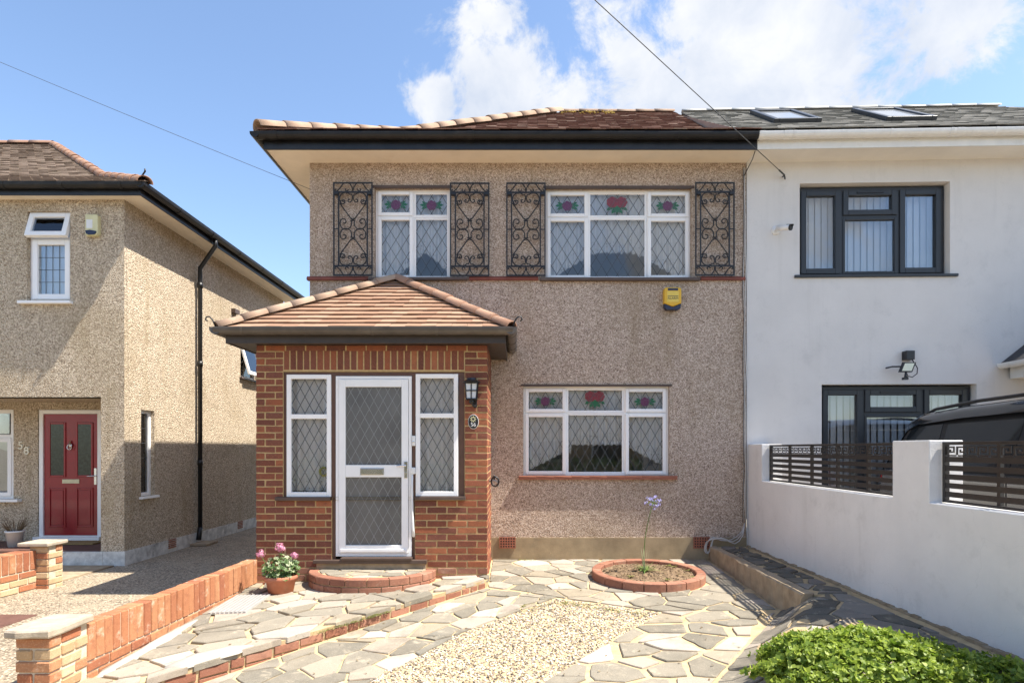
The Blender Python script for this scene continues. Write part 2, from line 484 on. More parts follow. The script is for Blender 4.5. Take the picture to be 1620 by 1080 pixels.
def stonemat(name='crazy_paving_stone', dark=1.0):
    k = newmat(name)
    oi = k.n('ShaderNodeObjectInfo')
    v = coords(k)
    c = k.ramp(oi.outputs['Random'], [(0.0, (0.165, 0.148, 0.115)), (0.22, (0.22, 0.196, 0.152)), (0.40, (0.275, 0.24, 0.185)), (0.55, (0.18, 0.166, 0.135)),
                                      (0.66, (0.32, 0.265, 0.185)), (0.78, (0.37, 0.31, 0.255)), (0.90, (0.42, 0.37, 0.305)), (1.0, (0.52, 0.46, 0.38))])
    n1 = k.noise(v, 4.5, 6, 0.65)
    c = k.mix(k.math('MULTIPLY', k.smooth(n1, 0.4, 0.7), 0.35), c, (0.36, 0.31, 0.235))
    n2 = k.noise(v, 130, 3, 0.7)
    c = k.mix(k.math('MULTIPLY', k.smooth(n2, 0.5, 0.72), 0.4), c, (0.13, 0.12, 0.11))
    n3 = k.noise(v, 240, 2, 0.6)
    c = k.mix(k.math('MULTIPLY', k.smooth(n3, 0.55, 0.72), 0.35), c, (0.68, 0.63, 0.55))
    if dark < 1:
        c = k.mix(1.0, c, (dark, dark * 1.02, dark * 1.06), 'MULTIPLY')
    gp = k.n('ShaderNodeNewGeometry').outputs['Position']
    w1 = k.noise(gp, 1.6, 8, 0.68)
    c = k.mix(k.math('MULTIPLY', k.smooth(w1, 0.48, 0.70), 0.5), c, (0.15, 0.13, 0.10))
    w2 = k.noise(gp, 6.5, 9, 0.72, 0.6)
    c = k.mix(k.math('MULTIPLY', k.smooth(w2, 0.54, 0.68), 0.55), c, (0.50, 0.43, 0.32))
    w3 = k.noise(gp, 11, 8, 0.7)
    c = k.mix(k.math('MULTIPLY', k.smooth(w3, 0.60, 0.72), 0.5), c, (0.10, 0.09, 0.07))
    k.put(k.b.inputs['Base Color'], c)
    k.b.inputs['Roughness'].default_value = 0.9
    k.b.inputs['Specular IOR Level'].default_value = 0.2
    bump(k, k.math('ADD', n2, k.math('MULTIPLY', n1, 1.5)), 0.55, 0.005)
    return MATS[name]


STONE = stonemat()
STONE_DK = stonemat('dark_slate_stone', 0.55)  # the paving stone in a darker colour, for the path and beside it
EAVE_BR = simple('dark_brown_eaves_paint', (0.045, 0.034, 0.027), 0.45, 0.2, 8)
NUMBER = simple('cream_number_paint', (0.85, 0.81, 0.66), 0.5, 0.05, 20)


def gravelmat():
    k = newmat('pale_pebble')
    gi = k.n('ShaderNodeNewGeometry')
    c = k.ramp(gi.outputs['Random Per Island'], [(0.0, (0.07, 0.055, 0.04)), (0.16, (0.14, 0.11, 0.08)), (0.34, (0.25, 0.19, 0.13)), (0.55, (0.33, 0.27, 0.20)),
                                                 (0.75, (0.50, 0.44, 0.36)), (1.0, (0.68, 0.65, 0.60))])
    k.put(k.b.inputs['Base Color'], c)
    k.b.inputs['Roughness'].default_value = 0.75
    return MATS['pale_pebble']


PEBBLE = gravelmat()


def drivemat():
    k = newmat('exposed_aggregate_drive')
    v = coords(k, False)
    f = k.sep(k.vor(v, 70))[0]
    c = k.ramp(f, [(0.1, (0.10, 0.076, 0.05)), (0.4, (0.22, 0.17, 0.115)), (0.7, (0.34, 0.27, 0.185)), (0.95, (0.50, 0.42, 0.31))])
    n = k.noise(v, 2.5, 7, 0.65)
    c = k.mix(k.math('MULTIPLY', k.smooth(n, 0.42, 0.68), 0.45), c, (0.38, 0.31, 0.215))
    n2 = k.noise(v, 1.1, 5, 0.6)
    c = k.mix(k.math('MULTIPLY', k.smooth(n2, 0.52, 0.7), 0.4), c, (0.20, 0.165, 0.12))
    k.put(k.b.inputs['Base Color'], c)
    k.b.inputs['Roughness'].default_value = 0.92
    bump(k, k.vor(v, 70, 'Distance'), 0.7, 0.006)
    return MATS['exposed_aggregate_drive']


DRIVE = drivemat()

# ------------------------------------------------------------------ mesh helpers
class MB:
    def __init__(s):
        s.v, s.f = [], []

    def face(s, *pts):
        i = len(s.v)
        s.v += [tuple(p) for p in pts]
        s.f.append(tuple(range(i, i + len(pts))))
        return s

    def box(s, x0, x1, y0, y1, z0, z1):
        i = len(s.v)
        s.v += [(x0, y0, z0), (x1, y0, z0), (x1, y1, z0), (x0, y1, z0), (x0, y0, z1), (x1, y0, z1), (x1, y1, z1), (x0, y1, z1)]
        s.f += [tuple(i + q for q in f) for f in ((0, 3, 2, 1), (4, 5, 6, 7), (0, 1, 5, 4), (1, 2, 6, 5), (2, 3, 7, 6), (3, 0, 4, 7))]
        return s

    def cbox(s, lx, ly, lz, c, jit=0.0, rng=random):
        """chamfered box centred on the origin"""
        i = len(s.v)
        h = (lx / 2, ly / 2, lz / 2)
        idx = {}
        for sx in (-1, 1):
            for sy in (-1, 1):
                for sz in (-1, 1):
                    j = [rng.uniform(-jit, jit) for _ in range(3)]
                    for ax in range(3):
                        p = [sx * (h[0] - c) + j[0], sy * (h[1] - c) + j[1], sz * (h[2] - c) + j[2]]
                        p[ax] += (sx, sy, sz)[ax] * c
                        idx[(sx, sy, sz, ax)] = len(s.v)
                        s.v.append(tuple(p))
        S = ((-1, -1), (1, -1), (1, 1), (-1, 1))
        for ax in range(3):
            for sg in (-1, 1):
                ring = []
                for a, b in S:
                    q = [0, 0, 0]
                    q[ax] = sg
                    q[(ax + 1) % 3] = a
                    q[(ax + 2) % 3] = b
                    ring.append(idx[(q[0], q[1], q[2], ax)])
                s.f.append(tuple(ring if sg > 0 else ring[::-1]))
        for ax in range(3):
            u, w = (ax + 1) % 3, (ax + 2) % 3
            for a in (-1, 1):
                for b in (-1, 1):
                    q0, q1 = [0, 0, 0], [0, 0, 0]
                    q0[u] = q1[u] = a
                    q0[w] = q1[w] = b
                    q0[ax], q1[ax] = -1, 1
                    r = (idx[(*q0, u)], idx[(*q1, u)], idx[(*q1, w)], idx[(*q0, w)])
                    s.f.append(r if a * b < 0 else r[::-1])
        for sx in (-1, 1):
            for sy in (-1, 1):
                for sz in (-1, 1):
                    r = tuple(idx[(sx, sy, sz, a)] for a in range(3))
                    s.f.append(r if sx * sy * sz > 0 else r[::-1])
        return s

    def prism(s, pts, lo, hi, axis='z'):
        """extrude a 2-D polygon; axis z: (x,y), axis y: (x,z), axis x: (y,z)"""
        def P(p, h):
            return (p[0], p[1], h) if axis == 'z' else ((p[0], h, p[1]) if axis == 'y' else (h, p[0], p[1]))
        i, n = len(s.v), len(pts)
        s.v += [P(p, lo) for p in pts] + [P(p, hi) for p in pts]
        s.f.append(tuple(i + q for q in range(n))[::-1])
        s.f.append(tuple(i + n + q for q in range(n)))
        for q in range(n):
            r = (q + 1) % n
            s.f.append((i + q, i + r, i + n + r, i + n + q))
        return s

    def frame(s, x0, x1, z0, z1, w, y0, y1, wt=None, wb=None):
        wt, wb = wt or w, wb or w
        s.box(x0, x0 + w, y0, y1, z0, z1)
        s.box(x1 - w, x1, y0, y1, z0, z1)
        s.box(x0 + w, x1 - w, y0, y1, z1 - wt, z1)
        s.box(x0 + w, x1 - w, y0, y1, z0, z0 + wb)
        return s

    def tube(s, path, r, n=8, closed=False, cap=True):
        path = [Vector(p) for p in path]
        m = len(path)
        rr = r if isinstance(r, (list, tuple)) else [r] * m
        up = None
        rings = []
        for i, p in enumerate(path):
            a = path[(i - 1) % m] if (closed or i > 0) else p
            b = path[(i + 1) % m] if (closed or i < m - 1) else p
            t = (b - a).normalized()
            if up is None:
                up = Vector((0, 0, 1)) if abs(t.z) < 0.9 else Vector((0, 1, 0))
            sd = t.cross(up)
            if sd.length < 1e-5:
                sd = t.cross(Vector((1, 0, 0)))
            sd.normalize()
            up = sd.cross(t).normalized()
            base = len(s.v)
            for q in range(n):
                an = 2 * math.pi * q / n
                s.v.append(tuple(p + sd * math.cos(an) * rr[i] + up * math.sin(an) * rr[i]))
            rings.append(base)
        for i in range(m if closed else m - 1):
            a, b = rings[i], rings[(i + 1) % m]
            for q in range(n):
                w = (q + 1) % n
                s.f.append((a + q, a + w, b + w, b + q))
        if cap and not closed:
            s.f.append(tuple(rings[0] + q for q in range(n))[::-1])
            s.f.append(tuple(rings[-1] + q for q in range(n)))
        return s

    def lathe(s, prof, c, n=32, sx=1.0, sy=1.0):
        base = len(s.v)
        m = len(prof)
        for q in range(n):
            a = 2 * math.pi * q / n
            for r, z in prof:
                s.v.append((c[0] + math.cos(a) * r * sx, c[1] + math.sin(a) * r * sy, c[2] + z))
        for q in range(n):
            w = (q + 1) % n
            for j in range(m - 1):
                s.f.append((base + q * m + j, base + w * m + j, base + w * m + j + 1, base + q * m + j + 1))
        return s

    def mesh(s, name, mat, smooth=False):
        me = bpy.data.meshes.new(name)
        me.from_pydata(s.v, [], s.f)
        me.materials.append(mat)
        if smooth:
            me.polygons.foreach_set('use_smooth', [True] * len(me.polygons))
        me.update()
        return me


def link(name, me, parent=None, bevel=0.0):
    o = bpy.data.objects.new(name, me)
    col.objects.link(o)
    if parent is not None:
        o.parent = parent
        o.matrix_parent_inverse = Matrix.Translation(-ROOTLOC.get(parent.name, Vector((0, 0, 0))))
    if bevel:
        b = o.modifiers.new('bevel', 'BEVEL')
        b.width = bevel
        b.segments = 2
        b.limit_method = 'ANGLE'
        b.angle_limit = R(40)
        b.harden_normals = False
    return o


ROOTLOC = {}


def part(name, mb, mat, parent, smooth=False, bevel=0.0, label=None):
    o = link(name, mb.mesh(name, mat, smooth), parent, bevel)
    if label:
        o['label'] = label
    return o


def tag(o, label, cat, group=None):
    o['label'] = label
    o['category'] = cat
    if group:
        o['group'] = group
    return o


def thing(name, label, cat, loc=(0, 0, 0), group=None):
    o = bpy.data.objects.new(name, None)
    col.objects.link(o)
    o.location = loc
    o.empty_display_size = 0.1
    ROOTLOC[o.name] = Vector(loc)
    return tag(o, label, cat, group)


def struct(name, mb, mat, smooth=False, bevel=0.0):
    o = link(name, mb.mesh(name, mat, smooth), None, bevel)
    o['kind'] = 'structure'
    return o


def piece(name, me, parent, loc, rot=(0, 0, 0)):
    """an alike piece (brick, tile, stone) that shares mesh data; world placement"""
    o = bpy.data.objects.new(name, me)
    col.objects.link(o)
    o.location = loc
    o.rotation_euler = rot
    if parent is not None:
        o.parent = parent
        pl = ROOTLOC.get(parent.name)
        o.matrix_parent_inverse = Matrix.Translation(-pl) if pl is not None else Matrix()
    return o


BRICKS = {}


def brick_mesh(l, d, h, mat, c=0.004, variants=3):
    key = (round(l, 2), round(d, 3), round(h, 3), mat.name, random.randrange(variants))
    if key not in BRICKS:
        BRICKS[key] = MB().cbox(key[0], d, h, c, 0.0018).mesh('brick', mat)
    return BRICKS[key]


def wallh(mb, y, t, x0, x1, z0, z1, holes):
    """wall face in the plane y looking towards -y, with rectangular openings and reveals of depth t"""
    xs = sorted({x0, x1, *[max(x0, min(x1, h[i])) for h in holes for i in (0, 1)]})
    zs = sorted({z0, z1, *[max(z0, min(z1, h[i])) for h in holes for i in (2, 3)]})
    for a, b in zip(xs, xs[1:]):
        for c, d in zip(zs, zs[1:]):
            mx, mz = (a + b) / 2, (c + d) / 2
            if any(h[0] < mx < h[1] and h[2] < mz < h[3] for h in holes):
                continue
            mb.face((a, y, c), (b, y, c), (b, y, d), (a, y, d))
    for h in holes:
        a, b, c, d = max(x0, h[0]), min(x1, h[1]), max(z0, h[2]), min(z1, h[3])
        if h[0] > x0:
            mb.face((a, y, c), (a, y, d), (a, y + t, d), (a, y + t, c))
        if h[1] < x1:
            mb.face((b, y, d), (b, y, c), (b, y + t, c), (b, y + t, d))
        if h[3] < z1:
            mb.face((a, y, d), (b, y, d), (b, y + t, d), (a, y + t, d))
        if h[2] > z0:
            mb.face((b, y, c), (a, y, c), (a, y + t, c), (b, y + t, c))
    return mb


def room(parent, x0, x1, y0, y1, z0, z1):
    m = MB()
    m.face((x0, y1, z0), (x1, y1, z0), (x1, y1, z1), (x0, y1, z1))
    m.face((x0, y0, z0), (x0, y1, z0), (x0, y1, z1), (x0, y0, z1))
    m.face((x1, y0, z0), (x1, y1, z0), (x1, y1, z1), (x1, y0, z1))
    m.face((x0, y0, z0), (x1, y0, z0), (x1, y1, z0), (x0, y1, z0))
    m.face((x0, y0, z1), (x1, y0, z1), (x1, y1, z1), (x0, y1, z1))
    return part('room', m, ROOM, parent)


def lattice(mb, x0, x1, z0, z1, dx, dz, w, y, skip=None):
    """diamond leading inside a pane, strips a few millimetres proud of the glass"""
    cx, cz = (x0 + x1) / 2, (z0 + z1) / 2
    sl = dz / dx
    for sg in (1, -1):
        n = int(((x1 - x0) * sl + (z1 - z0)) / dz) + 2
        for i in range(-n, n + 1):
            zc = cz + (i + 0.5) * dz                # line z = zc + sg*sl*(x-cx)
            xa, xb = x0, x1
            f = lambda x: zc + sg * sl * (x - cx)
            g = lambda z: cx + (z - zc) / (sg * sl)
            lo, hi = sorted((g(z0), g(z1)))
            xa, xb = max(xa, lo), min(xb, hi)
            if xb - xa < 0.004:
                continue
            nx, nz = -sg * sl, 1.0
            L = math.hypot(nx, nz)
            nx, nz = nx / L * w / 2, nz / L * w / 2
            a, b = (xa, f(xa)), (xb, f(xb))
            pts = [(a[0] - nx, a[1] - nz), (b[0] - nx, b[1] - nz), (b[0] + nx, b[1] + nz), (a[0] + nx, a[1] + nz)]
            pts = [(min(max(p[0], x0), x1), min(max(p[1], z0), z1)) for p in pts]
            mb.prism(pts, y - 0.003 - (0.0012 if sg > 0 else 0), y - 0.0005, 'y')
    return mb


def disc(cx, cz, r, n=10, ph=0, wob=0.0):
    return [(cx + math.cos(ph + 2 * math.pi * q / n) * r * (1 + wob * math.cos(q * 2.5)), cz + math.sin(ph + 2 * math.pi * q / n) * r) for q in range(n)]


def rose(parent, cx, cz, s, y, mats, double=False):
    """leaded rose: overlapping petals, dark joints, serrated leaves"""
    pet, lead, seq = MB(), MB(), [0]
    cs = [(cx - s * 0.62, cz + s * 0.25), (cx + s * 0.62, cz + s * 0.25)] if double else [(cx, cz)]
    for ax, az in cs:
        out = [(ax + math.cos(a) * s * (0.76 + 0.05 * math.cos(7 * a)), az + math.sin(a) * s * (0.72 + 0.05 * math.cos(7 * a + 1)))
               for a in [2 * math.pi * q / 30 for q in range(30)]]
        seq[0] += 1
        pet.prism(out[::-1], y - 0.0028 - 0.0003 * seq[0], y - 0.001 - 0.0003 * seq[0], 'y')
        for rr in (0.28, 0.55):
            for q in range(9):
                a = q * 0.698 + rr * 5
                if (q + int(rr * 10)) % 3 == 0:
                    continue
                p = [(ax + math.cos(a + t) * s * rr * (1 + .15 * t), y - 0.0036, az + math.sin(a + t) * s * rr) for t in (0, .23, .46)]
                lead.tube(p, s * 0.028, 5)
    lv = ([(-0.95, -0.55, 2.6), (-0.45, -0.85, 2.1), (0.0, -0.9, 1.57), (0.45, -0.85, 1.0), (0.95, -0.55, 0.5), (-0.2, -0.7, 1.9), (0.2, -0.7, 1.2)] if double else
          [(-1.25, 0.05, math.pi), (-1.05, -0.3, 3.6), (1.25, 0.05, 0), (1.05, -0.3, -0.45), (-1.0, 0.3, 2.6), (1.0, 0.3, .5)])
    for qi, (lx, lz, an) in enumerate(lv):
        L, W = s * 0.55, s * 0.26
        if double:
            an = -an
        ca, sa = math.cos(an), math.sin(an)
        sh = [(-L, 0), (-L * .3, W), (0, W * .6), (L * .3, W * .8), (L, 0), (L * .3, -W * .8), (0, -W * .6), (-L * .3, -W)]
        pts = [(cx + lx * s + a * ca - b * sa, cz + lz * s + a * sa + b * ca) for a, b in sh]
        part('glass_leaf', MB().prism(pts, y - 0.0021 - qi * 0.00013, y - 0.0008 - qi * 0.00013, 'y'), mats[1], parent)
    part('glass_rose', pet, mats[0], parent)
    part('rose_leading', lead, LEAD, parent)


def net(parent, x0, x1, ztop, bottom, y, pleat=0.085, amp=0.026, name='net_curtain'):
    me = bpy.data.meshes.new(name)
    v, f, hem = [], [], []
    nx = int((x1 - x0) / 0.010)
    rows = 10
    ph = random.random() * 6
    for i in range(nx + 1):
        x = x0 + (x1 - x0) * i / nx
        zb = bottom(x)
        yy = y + amp * math.sin(2 * math.pi * x / pleat + ph + 0.8 * math.sin(x * 9)) + 0.5 * amp * math.sin(x * 37 + ph)
        for j in range(rows + 1):
            z = ztop + (zb - ztop) * j / rows
            v.append((x, y + (yy - y) * (0.45 + 0.55 * j / rows), z))
            hem.append(z - zb)
    for i in range(nx):
        for j in range(rows):
            a = i * (rows + 1) + j
            f.append((a, a + 1, a + rows + 2, a + rows + 1))
    me.from_pydata(v, [], f)
    at = me.attributes.new('hem', 'FLOAT', 'POINT')
    at.data.foreach_set('value', hem)
    me.materials.append(NET)
    me.polygons.foreach_set('use_smooth', [True] * len(me.polygons))
    return link(name, me, parent)


def scallop(x, p=0.075):
    return 0.022 * abs(math.sin(math.pi * x / p)) + 0.010 * abs(math.sin(math.pi * x / p * 3 + 1))


def blinds(parent, x0, x1, z0, z1, y, w=0.09, name='vertical_blind'):
    n = int((x1 - x0) / w)
    m = MB()
    for i in range(n):
        cx = x0 + (i + 0.5) * (x1 - x0) / n
        a = R(16)
        dx, dy = math.cos(a) * w * 0.5, math.sin(a) * w * 0.5
        m.face((cx - dx, y - dy, z0), (cx + dx, y + dy, z0), (cx + dx, y + dy, z1), (cx - dx, y - dy, z1))
    return part(name, m, BLIND, parent)


def gutter_run(mb, p0, p1, out, r=0.055, n=8):
    """half-round gutter between two points, opening upwards, with a lip"""
    p0, p1, out = Vector(p0), Vector(p1), Vector(out).normalized()
    pr = [(math.cos(math.pi + math.pi * q / n) * r, math.sin(math.pi + math.pi * q / n) * r) for q in range(n + 1)]
    pr = [(pr[0][0], 0.012)] + pr + [(pr[-1][0], 0.012)]
    inn = [(a * 0.9, b * 0.9 + 0.0012) for a, b in pr][::-1]
    loop = pr + inn
    i = len(mb.v)
    m = len(loop)
    for p in (p0, p1):
        for a, b in loop:
            mb.v.append(tuple(p + out * a + Vector((0, 0, b))))
    for q in range(m):
        w = (q + 1) % m
        mb.f.append((i + q, i + w, i + m + w, i + m + q))
    # stop ends
    for e in (0, m):
        mb.f.append(tuple(i + e + q for q in range(len(pr))))
    return mb


def gutter_clip(par, mat, p, along, out, r=0.061, w=0.03):
    mb = MB()
    gutter_run(mb, Vector(p) - Vector(along) * w, Vector(p) + Vector(along) * w, out, r)
    part('gutter_bracket', mb, mat, par)


def tile_rows(mb, rows, rng, tw=0.165, jit=0.003):
    """rows: list of (left point, right point, up-slope vector, normal); joined clay tiles"""
    for k, (a, b, up, nr) in enumerate(rows):
        a, b = Vector(a), Vector(b)
        L = (b - a).length
        if L < 0.05:
            continue
        u = (b - a) / L
        s = -(k % 2) * tw / 2
        while s < L:
            s0, s1 = max(0, s) + 0.0015, min(L, s + tw) - 0.0015
            s += tw
            if s1 - s0 < 0.02:
                continue
            dj = rng.uniform(-jit, jit)
            lift = rng.uniform(0.014, 0.022)
            p = [a + u * s0 + nr * lift - up.normalized() * (0.01 + dj), a + u * s1 + nr * (lift + rng.uniform(-.003, .003)) - up.normalized() * (0.01 + dj),
                 a + u * s1 + up * 1.05 + nr * 0.004, a + u * s0 + up * 1.05 + nr * 0.004]
            q = [x - nr * 0.013 for x in p]
            i = len(mb.v)
            mb.v += [tuple(x) for x in p + q]
            mb.f += [(i, i + 1, i + 2, i + 3), (i + 4, i + 5, i + 1, i), (i + 5, i + 6, i + 2, i + 1), (i + 7, i + 4, i, i + 3)]


def hip_tiles(parent, pts, r, L, mat, name='hip_tile', lift=-0.012, taper=0.86):
    """half-round tiles laid along a polyline, each its own piece"""
    pts = [Vector(p) for p in pts]
    segs = []
    for a, b in zip(pts, pts[1:]):
        n = max(1, round((b - a).length / L))
        for i in range(n):
            segs.append((a + (b - a) * i / n, a + (b - a) * (i + 1) / n))
    key = ('hip', r, L, mat.name)
    for a, b in segs:
        d = b - a
        ln = d.length
        k2 = key + (round(ln, 2),)
        if k2 not in BRICKS:
            m = MB()
            n = 8
            for j, (yy, rr) in enumerate(((-0.02, r), (ln * 0.5, r * (1 + taper) / 2), (ln, r * taper))):
                for q in range(n + 1):
                    an = math.pi * q / n
                    m.v.append((math.cos(an) * rr, yy, math.sin(an) * rr * 0.92))
                for q in range(n + 1):
                    an = math.pi * q / n
                    m.v.append((math.cos(an) * (rr - 0.016), yy, math.sin(an) * (rr - 0.016) * 0.92))
            st = 2 * (n + 1)
            for j in range(2):
                for q in range(n):
                    A = j * st + q
                    m.f.append((A, A + st, A + st + 1, A + 1))
                    B = A + n + 1
                    m.f.append((B, B + 1, B + st + 1, B + st))
            for q in range(n):
                m.f.append((q, q + 1, q + n + 2, q + n + 1))
            BRICKS[k2] = m.mesh(name, mat, True)
        jz = 0.004 if taper < 1 else 0.0012
        yaw = math.atan2(-d.x, d.y)
        pitch = math.atan2(d.z, math.hypot(d.x, d.y))
        rt = (Matrix.Rotation(yaw, 3, 'Z') @ Matrix.Rotation(pitch + R(random.uniform(-.7, .7)), 3, 'X')).to_euler()
        piece(name, BRICKS[k2], parent, tuple(a + Vector((0, 0, lift + random.uniform(-jz, jz)))), tuple(rt))


# ------------------------------------------------------------------ the ground
def g_low(x, y):
    """front yard: falls gently from the house towards the street, ramps up to the side path at the front right"""
    t = 7.93 - y
    z = -0.062 * t + 0.010 * (x + 0.3) * t
    # ramp: distance in front of the line from (2.49,5.72) to (1.55,4.45)
    ax, ay, bx, by = 2.49, 5.74, 1.55, 4.45
    dx, dy = bx - ax, by - ay
    L = math.hypot(dx, dy)
    s = ((x - ax) * (-dy) + (y - ay) * dx) / L
    w = max(0.0, min(1.0, s / 0.42))
    w = w * w * (3 - 2 * w)
    top = max(z, 0.172 - 0.21 * max(0.0, 2.46 - x))
    return z + (top - z) * w


def g_ter(x, y):
    return 0.024 + 0.036 * (x + 0.31) + 0.04 * (y - 6.8)


def grid_sheet(x0, x1, y0, y1, fn, n=40, m=40):
    mb = MB()
    for i in range(n + 1):
        for j in range(m + 1):
            x, y = x0 + (x1 - x0) * i / n, y0 + (y1 - y0) * j / m
            mb.v.append((x, y, fn(x, y)))
    for i in range(n):
        for j in range(m):
            a = i * (m + 1) + j
            mb.f.append((a, a + m + 1, a + m + 2, a + 1))
    return mb


gm = MB().face((-2500, -2500, -0.62), (2500, -2500, -0.62), (2500, 2500, -0.62), (-2500, 2500, -0.62))
struct('ground', gm, GROUND)
struct('road', MB().box(-80, 80, -9.0, -2.6, -0.7, -0.50), TARMAC)
struct('pavement', MB().box(-80, 80, -2.6, 0.6, -0.7, -0.38), SLABC)
patio = struct('patio', grid_sheet(-3.1, 3.06, 0.6, 7.95, lambda x, y: g_low(x, y) - 0.007, 60, 60), JOINT, True)
struct('shared_drive', MB().box(-5.6, -2.95, 0.6, 16.5, -0.6, -0.2).box(-9.5, -5.6, 0.6, 8.4, -0.6, -0.204), DRIVE)
struct('neighbour_drive', MB().box(3.2, 10.5, 0.6, 8.6, -0.6, 0.0), CONC)
fore = MB().box(-7.6, -5.62, 7.45, 8.5, -0.21, -0.185)
struct('door_path', fore, CONC)

# terrace in front of the porch
TER = [(-2.89, 6.95), (-0.30, 6.95), (-0.30, 6.70), (-2.57, 4.21), (-2.95, 3.79), (-3.02, 3.79), (-3.02, 4.25)]
ter = MB()
tri = [(p[0], p[1], g_ter(*p) - 0.014) for p in TER]
bot = [(p[0] + (0.035 if 2 <= i <= 3 else 0) * -1, p[1] + (0.035 if 2 <= i <= 4 else 0), -0.6) for i, p in enumerate(TER)]
n = len(TER)
ter.v += tri + bot
ter.f.append(tuple(range(n))[::-1])
for q in range(n):
    r = (q + 1) % n
    ter.f.append((q, n + q, n + r, r))
terrace = struct('terrace', ter, JOINT)

# raised side path with its concrete kerb
PATH_Z = 0.18
struct('side_path', MB().box(2.60, 3.06, 5.30, 7.95, -0.5, PATH_Z - 0.012), JOINT)
kb = MB()
ky = [5.30 + (7.92 - 5.30) * i / 26 for i in range(27)]
rk = random.Random(3)
for i in range(27):
    j0, j1, j2 = rk.uniform(-.006, .006), rk.uniform(-.010, .004), rk.uniform(-.008, .008)
    x0 = 2.50 + 0.03 * (ky[i] - 5.3) / 2.6 + j0
    kb.v += [(x0, ky[i], -0.4), (x0 + j0, ky[i], PATH_Z - 0.012 + j1), (x0 + 0.012, ky[i], PATH_Z + j1 * .4), (2.615 + j2, ky[i], PATH_Z + 0.002), (2.62, ky[i], -0.4)]
for i in range(26):
    for q in range(4):
        a = i * 5 + q
        kb.f.append((a, a + 1, a + 6, a + 5))
kb.f.append((0, 4, 3, 2, 1))
kb.f.append((130, 131, 132, 133, 134))
struct('path_kerb', kb, CONC)


# crazy paving -------------------------------------------------------------
def clip(poly, nx, ny, d):
    """keep the side n.p <= d"""
    out = []
    for i, p in enumerate(poly):
        q = poly[(i + 1) % len(poly)]
        a, b = nx * p[0] + ny * p[1] - d, nx * q[0] + ny * q[1] - d
        if a <= 0:
            out.append(p)
        if a * b < 0:
            t = a / (a - b)
            out.append((p[0] + (q[0] - p[0]) * t, p[1] + (q[1] - p[1]) * t))
    return out


def area(p):
    return 0.5 * sum(p[i][0] * p[(i + 1) % len(p)][1] - p[(i + 1) % len(p)][0] * p[i][1] for i in range(len(p)))


